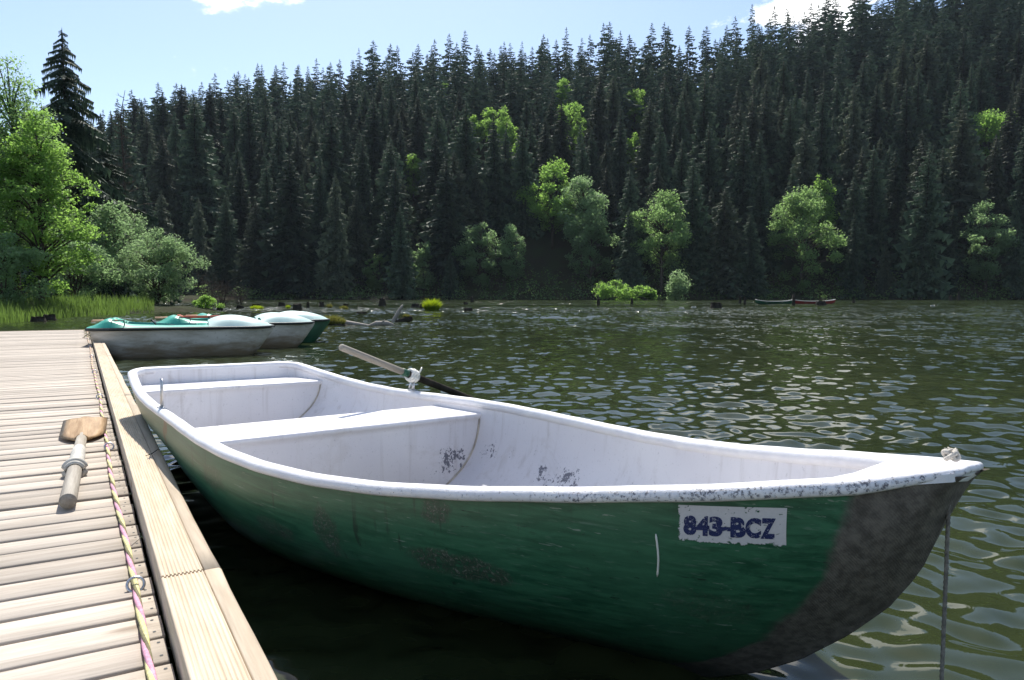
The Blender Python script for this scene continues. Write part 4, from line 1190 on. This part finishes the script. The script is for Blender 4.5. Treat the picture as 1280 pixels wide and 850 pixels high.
for i, (xp, yc, h, rad, lm, y0, lb) in enumerate(DECID):
    h *= 1.22; rad *= 1.25; X_, Y_ = hill_spot(xp, yc, h, y0); dec_xy.append((X_, Y_, rad, h))
    broadleaf('broadleaf_tree', lb, 'tree', (X_, Y_, tz(X_, Y_) - .1), h, rad, lm, int(1400 + 65 * rad * h), .25, 300 + i, clumps=60, clump_r=.07, base=(.03 if y0 else .2), layered=.75, group='leafy trees among the spruces')
for xp, yp, h, rad, lm, lb in ((770, 376.5, 4.6, 3.6, 'leaf_bright', 'yellow-green bush at the far shore, left of three'), (801, 376.5, 3.4, 2.8, 'leaf_bright', 'low yellow-green bush at the far shore, middle of three'),
                               (845, 376.5, 6.2, 2.3, 'leaf_willow', 'upright pale green bush at the far shore, right of three')):
    p = px(xp, yp); X_, Y_ = p.x * 142 / p.y, 142
    broadleaf('shore_bush', lb, 'bush', (X_, Y_, -.3), h * .92, rad * .92, lm, 3000, .2, 500 + xp, clumps=26, clump_r=.2, base=.02, stems=4, group='bushes on the far shore')

# the spruce forest
FR = np.random.default_rng(77); pts = []
cand = np.c_[FR.uniform(-225, 240, 42000), 159.5 + 126 * FR.uniform(0, 1, 42000)**.95]
cand = cand[np.argsort(cand[:, 1] + FR.normal(0, 6, len(cand)))]
cell_ = {}
def ok(x, y, dmin):
    i, j = int(x // 8), int(y // 8)
    for a in (-1, 0, 1):
        for b_ in (-1, 0, 1):
            for (u, v_) in cell_.get((i + a, j + b_), ()):
                if (u - x)**2 + (v_ - y)**2 < dmin * dmin: return False
    return True
sdc = lake_sd(cand)
for (x, y), sd_ in zip(cand, sdc):
    if sd_ < .4 or abs(x / y) > .80: continue
    dmin = 5.8 if y < 200 else 5.4
    if not ok(x, y, dmin): continue
    bad = False
    for (dx, dy, dr, dh) in dec_xy:
        k = dy / y; lat = abs(x * k - dx)          # spruces leave the sunlit gap below each leafy tree
        if y < dy + (10 if dy > 168 else 13) and y > dy - 20 and lat < dr * .95: bad = True; break
        if abs(x - dx) < dr * .7 and abs(y - dy) < dr * .7: bad = True; break
    if bad: continue
    cell_.setdefault((int(x // 8), int(y // 8)), []).append((x, y)); pts.append((x, y))
pts = np.array(pts); zt = terrain(pts)
vis = np.abs(pts[:, 0] / pts[:, 1]) < .70
hts = FR.triangular(13, 20, 27, len(pts)) * np.where(pts[:, 0] > 30, 1.14, 1.0) * np.where(pts[:, 1] < 172, FR.uniform(.75, 1.2, len(pts)), 1.0)
hts = np.where(FR.uniform(0, 1, len(pts)) < .12, hts * .6, hts)
hts = hts * np.where(pts[:, 1] < 205, FR.uniform(.95, 1.35, len(pts)), 1.0)
order = np.argsort(np.where(vis, 0, 1000) + pts[:, 1]); single = set(order[:296].tolist())
rows_n = len(pts)
LAND = ['small lime tree highest on the left slope', 'narrow lime treetop on the left slope', 'leftmost lime crown high mid slope', 'broad lime tree high mid slope', 'lower lime crown high mid slope',
        'little lime treetop mid slope', 'upper lime crown of the high pair', 'lower lime crown of the high pair', 'green treetop under the ridge', 'flat-topped lime tree', 'small lime crown below the flat-topped one',
        'big yellow-green tree', 'tall pale green tree', 'large round light green shore tree', 'slender lime treetop on the right', 'lime tree at the far right', 'leafy tree behind the canoes', 'pale tree at the far right shore',
        'pale willow on the far shore', 'slim pale far shore tree', 'pale shore tree near the centre', 'pale shrub-like far shore tree', 'dim low tree on the far left shore']
UN = ['first', 'second', 'third', 'fourth', 'fifth', 'sixth', 'seventh', 'eighth', 'ninth', 'tenth', 'eleventh', 'twelfth', 'thirteenth', 'fourteenth', 'fifteenth', 'sixteenth', 'seventeenth', 'eighteenth', 'nineteenth']
ORD = ['nearest'] + UN[1:]
for t10, w10 in (('twent', 'twenty'), ('thirt', 'thirty'), ('fort', 'forty'), ('fift', 'fifty'), ('sixt', 'sixty'), ('sevent', 'seventy')):
    ORD += [t10 + 'ieth'] + [w10 + '-' + u_ for u_ in UN[:9]]
spruce_label = {}; bucket = {}
for i in order[:296]:
    sx_ = 640 + 930 * pts[i, 0] / pts[i, 1]; sy_ = 369 - 930 * (zt[i] + .8 * hts[i] - 1) / pts[i, 1]
    dd_ = [((sx_ - q[0])**2 + (sy_ - q[1])**2, k) for k, q in enumerate(DECID)]; d_, k_ = min(dd_)
    ddx, ddy = sx_ - DECID[k_][0], sy_ - DECID[k_][1]
    rel = ('to the right of' if ddx > 0 else 'to the left of') if abs(ddx) > abs(ddy) else ('below' if ddy > 0 else 'above')
    bucket.setdefault((k_, rel), []).append((d_, i))
for (k_, rel), lst in bucket.items():
    for o_, (d_, i) in enumerate(sorted(lst)):
        w_ = ORD[o_] if o_ < len(ORD) else 'outlying'
        spruce_label[i] = ('%s dark spruce %s the %s' % (w_, rel, LAND[k_]), 'spruces of the far hillside')
for i in order[:296]:
    x, y = pts[i]; a = x / y
    lb, grp = spruce_label[i]
    spruce(x, y, float(hts[i]), int(FR.integers(7)), lb, grp, float(FR.uniform(.85, 1.4)), float(zt[i]))
# the rest of the wood, higher up, as one mass
LOW = [spruce_geo(700 + k, 96, 3, .38, .150 + .020 * (k % 3), gap=.05, ragged=.34, dens=1.25) for k in range(6)]
VV = []; TT = []; TV = []; n = 0
for i in range(rows_n):
    if i in single: continue
    V, T = LOW[int(FR.integers(6))]; a = FR.uniform(0, 6.28); c, s = math.cos(a), math.sin(a); h = hts[i]; w_ = h * FR.uniform(.85, 1.45)
    VV.append(np.c_[(V[:, 0] * c - V[:, 1] * s) * w_ + pts[i, 0], (V[:, 0] * s + V[:, 1] * c) * w_ + pts[i, 1], V[:, 2] * h + zt[i] - .2]); TT.append(T + n); TV.append(np.full(len(V), FR.uniform())); n += len(V)
me = np_mesh('spruce_forest', np.concatenate(VV), [np.concatenate(TT)], attrs={'tree': np.concatenate(TV)}); me.materials.append(M['spruce_far'])
tag(link(bpy.data.objects.new('spruce_forest', me)), 'dense dark spruce forest covering the upper hillside up to the ridge', 'forest', kind='stuff')

# ---- left bank
def bank(xp, dist): return ((xp - 640) / 930 * dist, dist)
x, y = bank(52, 36); broadleaf('maple_tree', 'broad bright green leafy tree on the left bank, leaning over the reeds', 'tree', (x, y, tz(x, y)), 9.6, 3.3, 'leaf_bright', 22000, .072, 21, clumps=240, clump_r=.043, base=.06, top_narrow=.55, layered=.40, skew=(.5, -.3))
x, y = bank(24, 38); broadleaf('birch_tree', 'tall airy young tree with thin leaves at the left edge', 'tree', (x, y, tz(x, y)), 12.9, 2.3, 'leaf_mid', 19000, .066, 22, clumps=170, clump_r=.055, base=.22, top_narrow=.35, layered=.7, limb_r=.75)
x, y = bank(-45, 36); broadleaf('maple_tree', 'leafy tree cut by the left edge of the picture', 'tree', (x, y, tz(x, y)), 10.5, 3.0, 'leaf_mid', 14000, .085, 23, clumps=80, clump_r=.09, base=.08, layered=.5)
x, y = bank(5, 33); broadleaf('undergrowth_bush', 'shaded bush at the far left behind the reeds', 'bush', (x, y, tz(x, y)), 3.6, 1.9, 'leaf_grey', 8000, .07, 24, clumps=50, clump_r=.12, base=.02, stems=5)
x, y = bank(92, 45); broadleaf('undergrowth_bush', 'grey-green bush under the broad bright tree', 'bush', (x, y, tz(x, y)), 4.2, 2.2, 'leaf_grey', 9000, .075, 25, clumps=50, clump_r=.12, base=.02, stems=5)
x, y = bank(142, 50); broadleaf('undergrowth_tree', 'slim grey-green tree between dark spruce and willow', 'tree', (x, y, tz(x, y)), 6.6, 2.0, 'leaf_grey', 9000, .08, 26, clumps=60, clump_r=.09, base=.06, stems=3)
x, y = bank(160, 54); broadleaf('undergrowth_tree', 'loose pale green tree just behind the round willow', 'tree', (x, y, tz(x, y)), 7.4, 1.9, 'leaf_willow', 7000, .08, 27, clumps=50, clump_r=.085, base=.10, stems=3)
x, y = bank(197, 48.5); broadleaf('willow_bush', 'round pale green willow bush at the end of the bank', 'bush', (x, y, tz(x, y)), 4.9, 2.7, 'leaf_willow', 20000, .062, 28, clumps=120, clump_r=.075, base=.03, stems=9, layered=.8)
x, y = bank(258, 46.9); broadleaf('small_shrub', 'low yellow-green shrub at the waterline right of the willow', 'shrub', (x, y, tz(x, y) - .1), .95, .85, 'leaf_bright', 2600, .05, 29, clumps=26, clump_r=.22, base=.02, stems=5)
# near dark spruce with long drooping boughs
V, T = spruce_geo(41, 760, 16, .62, .205, gap=.86, bare=.05, ragged=.65, fine=.55)
cm = np_mesh('spruce_crown', V, [T]); cm.materials.append(M['spruce_needles'])
def big_spruce(xp, dist, h, label, wide=1.0, rz=0.0):
    x, y = bank(xp, dist); t = tag(empty('spruce_tree', (x, y, tz(x, y) - .1), rz), label, 'spruce'); t.scale = (h * wide, h * wide, h)
    link(bpy.data.objects.new('crown', cm), t); link(bpy.data.objects.new('trunk', SPR[0][1]), t)
big_spruce(90, 52, 18.6, 'tall dark spruce with ragged drooping boughs on the left bank')
big_spruce(136, 58, 12.8, 'shorter dark spruce with hanging boughs right of the tall ragged one', 1.35, 2.1)
big_spruce(60, 60, 14.5, 'dark spruce half hidden behind the broad bright tree', 1.1, 4.0)
# bare larch
def bare_tree(name, label, cat, xp, dist, h, seed, nb, blen, mat, stems=1, spread=0.0, sub=3):
    rng = np.random.default_rng(seed); x, y = bank(xp, dist); t = tag(empty(name, (x, y, max(tz(x, y), -.15) - .1)), label, cat)
    tr = MB(); br = MB()
    for s_ in range(stems):
        a = rng.uniform(0, 6.283); f = np.linspace(0, 1, 10); sp = spread * rng.uniform(.3, 1)
        hh = h * (1 if stems == 1 else rng.uniform(.6, 1))
        pth = np.c_[sp * math.cos(a) * f + rng.normal(0, .006 * h, 10) * f, sp * math.sin(a) * f + rng.normal(0, .006 * h, 10) * f, hh * f]
        tr.tube(pth, (.011 * h if stems == 1 else .008 * h) * (1 - .93 * f) + .004, 6)
        for k in range(nb):
            z = hh * rng.uniform(.22, .985); st = np.array([np.interp(z, pth[:, 2], pth[:, q]) for q in range(3)]); a2 = rng.uniform(0, 6.283)
            L = blen * (1.05 - z / hh)**.7 * rng.uniform(.5, 1.15); d = np.array([math.cos(a2), math.sin(a2), rng.uniform(-.1, .35)])
            e = st + d * L; m_ = st + d * L * .5 - np.array([0, 0, .05 * L]); e[2] += .1 * L
            br.tube([st, m_, e], [.0016 * h, .0011 * h, .0005 * h], 4)
            for q in range(sub):
                g_ = rng.uniform(.3, 1); b0 = st + (e - st) * g_; d2_ = d + rng.normal(0, .6, 3); b1 = b0 + d2_ * L * .32
                br.tube([b0, b1], [.0008 * h, .0003 * h], 3, caps=False)
    tr.build('trunk', M[mat], t, smooth=True); br.build('bare_crown', M[mat], t)['kind'] = 'stuff'
bare_tree('bare_larch', 'thin bare dead conifer standing above the bank trees', 'tree', 160, 62, 17.6, 61, 90, 2.4, 'bark', sub=5)
for k, (xp, dd, h) in enumerate(((278, 74, 3.4), (262, 70, 3.8), (300, 80, 2.6))):
    bare_tree('bare_bush', ('brown leafless bush right of the willow', 'taller leafless twiggy bush behind the willow edge', 'low leafless bush at the water right of the others')[k], 'bush', xp, dd, h, 70 + k, 16, 1.1, 'bark', stems=16, spread=2.0, sub=6)
bare_tree('dead_brush', 'grey dead brush lying on the low spit on the far left water', 'bush', 468, 94.5, 1.6, 80, 12, 1.2, 'bark_pale', stems=14, spread=4.0, sub=5)
# spruces filling the shore between the bank and the hill
for k, (xp, dd, h) in enumerate(((120, 95, 17), (140, 108, 19), (100, 88, 15), (160, 122, 18), (75, 84, 15), (185, 138, 22), (205, 146, 20), (128, 125, 22), (40, 78, 15), (170, 100, 9), (10, 80, 16), (-30, 76, 16))):
    x, y = bank(xp, dd)
    spruce(x, y, h, k % 7, 'dark spruce behind the left bank trees, ' + ('just left of the bare conifer', 'right beside the bare conifer', 'left of the ragged tall spruce', 'just right of the bare conifer', 'behind the ragged tall spruce', 'at the left foot of the hill', 'second at the left foot of the hill', 'farthest back there', 'behind the airy young tree', 'a small one beyond the willow', 'at the left edge', 'past the left edge')[k], 'spruces behind the left bank')
# reeds along the left bank
RR = np.random.default_rng(9)
P = np.c_[RR.uniform(-34, -15, 60000), RR.uniform(18, 56, 60000)]; sd_ = lake_sd(P)
P = P[(sd_ > -1.3) & (sd_ < 4.0) & (P[:, 1] > 22) & ((sd_ < 2.0) | (RR.uniform(0, 1, len(P)) < .35))]
P = P[(np.sin(P[:, 0] * 1.7) * np.sin(P[:, 1] * 1.1) > -.75)]
P = P[(np.hypot(P[:, 0] + 18.6, P[:, 1] - 46.8) > 3.0)]
P = P[P[:, 0] / P[:, 1] < -.50 - .02 * np.sin(P[:, 1])]
n = len(P); V, Q, T = blades(n, 0.0, .75, .013, RR, 1.0, .35)
V = V.reshape(n, 5, 3); zb = np.maximum(terrain(P), -.15); V[..., 0] += P[:, None, 0]; V[..., 1] += P[:, None, 1]; V[..., 2] += zb[:, None]
tag(MB().add(V.reshape(-1, 3), Q, T).build('reeds', M['reed']), 'band of green reeds and grass along the left bank', 'reeds', kind='stuff')
# dark undergrowth closing the foot of the forest along the far shore
UR = np.random.default_rng(31)
P = np.c_[UR.uniform(-70, 215, 14000), UR.uniform(150, 176, 14000)]; sd_ = lake_sd(P); P = P[(sd_ > -.4) & (sd_ < 9)]
P = P[np.sin(P[:, 0] * .9) + np.sin(P[:, 0] * .37 + 1) + UR.normal(0, .5, len(P)) > -.9]
hgt = np.abs(1.1 + .8 * np.sin(P[:, 0] * .55) + .6 * np.sin(P[:, 0] * 1.7 + 2)) + .4
Cn = np.repeat(np.c_[P, terrain(P)], 5, 0); Cn[:, 2] += UR.uniform(0, 1, len(Cn)) * np.repeat(hgt, 5); Cn[:, :2] += UR.normal(0, .5, (len(Cn), 2))
V, Q = leaf_quads(Cn, .24, UR)
tag(MB().add(V, Q).build('undergrowth', M['leaf_mid']), 'low dark undergrowth along the foot of the far forest', 'undergrowth', kind='stuff')

# ---------------------------------------------------------------- air
t = NT('summer_haze')
vp = t.n('VolumePrincipled'); vp.inputs['Color'].default_value = (.70, .84, 1.0, 1); vp.inputs['Density'].default_value = .00007; vp.inputs['Anisotropy'].default_value = .2
t.t.links.new(vp.outputs[0], t.out.inputs['Volume'])
o = MB().box(-425, 425, -64, 425, -3.4, 175).build('haze', t.m); tag(o, 'thin summer haze over lake and hillside', kind='stuff')
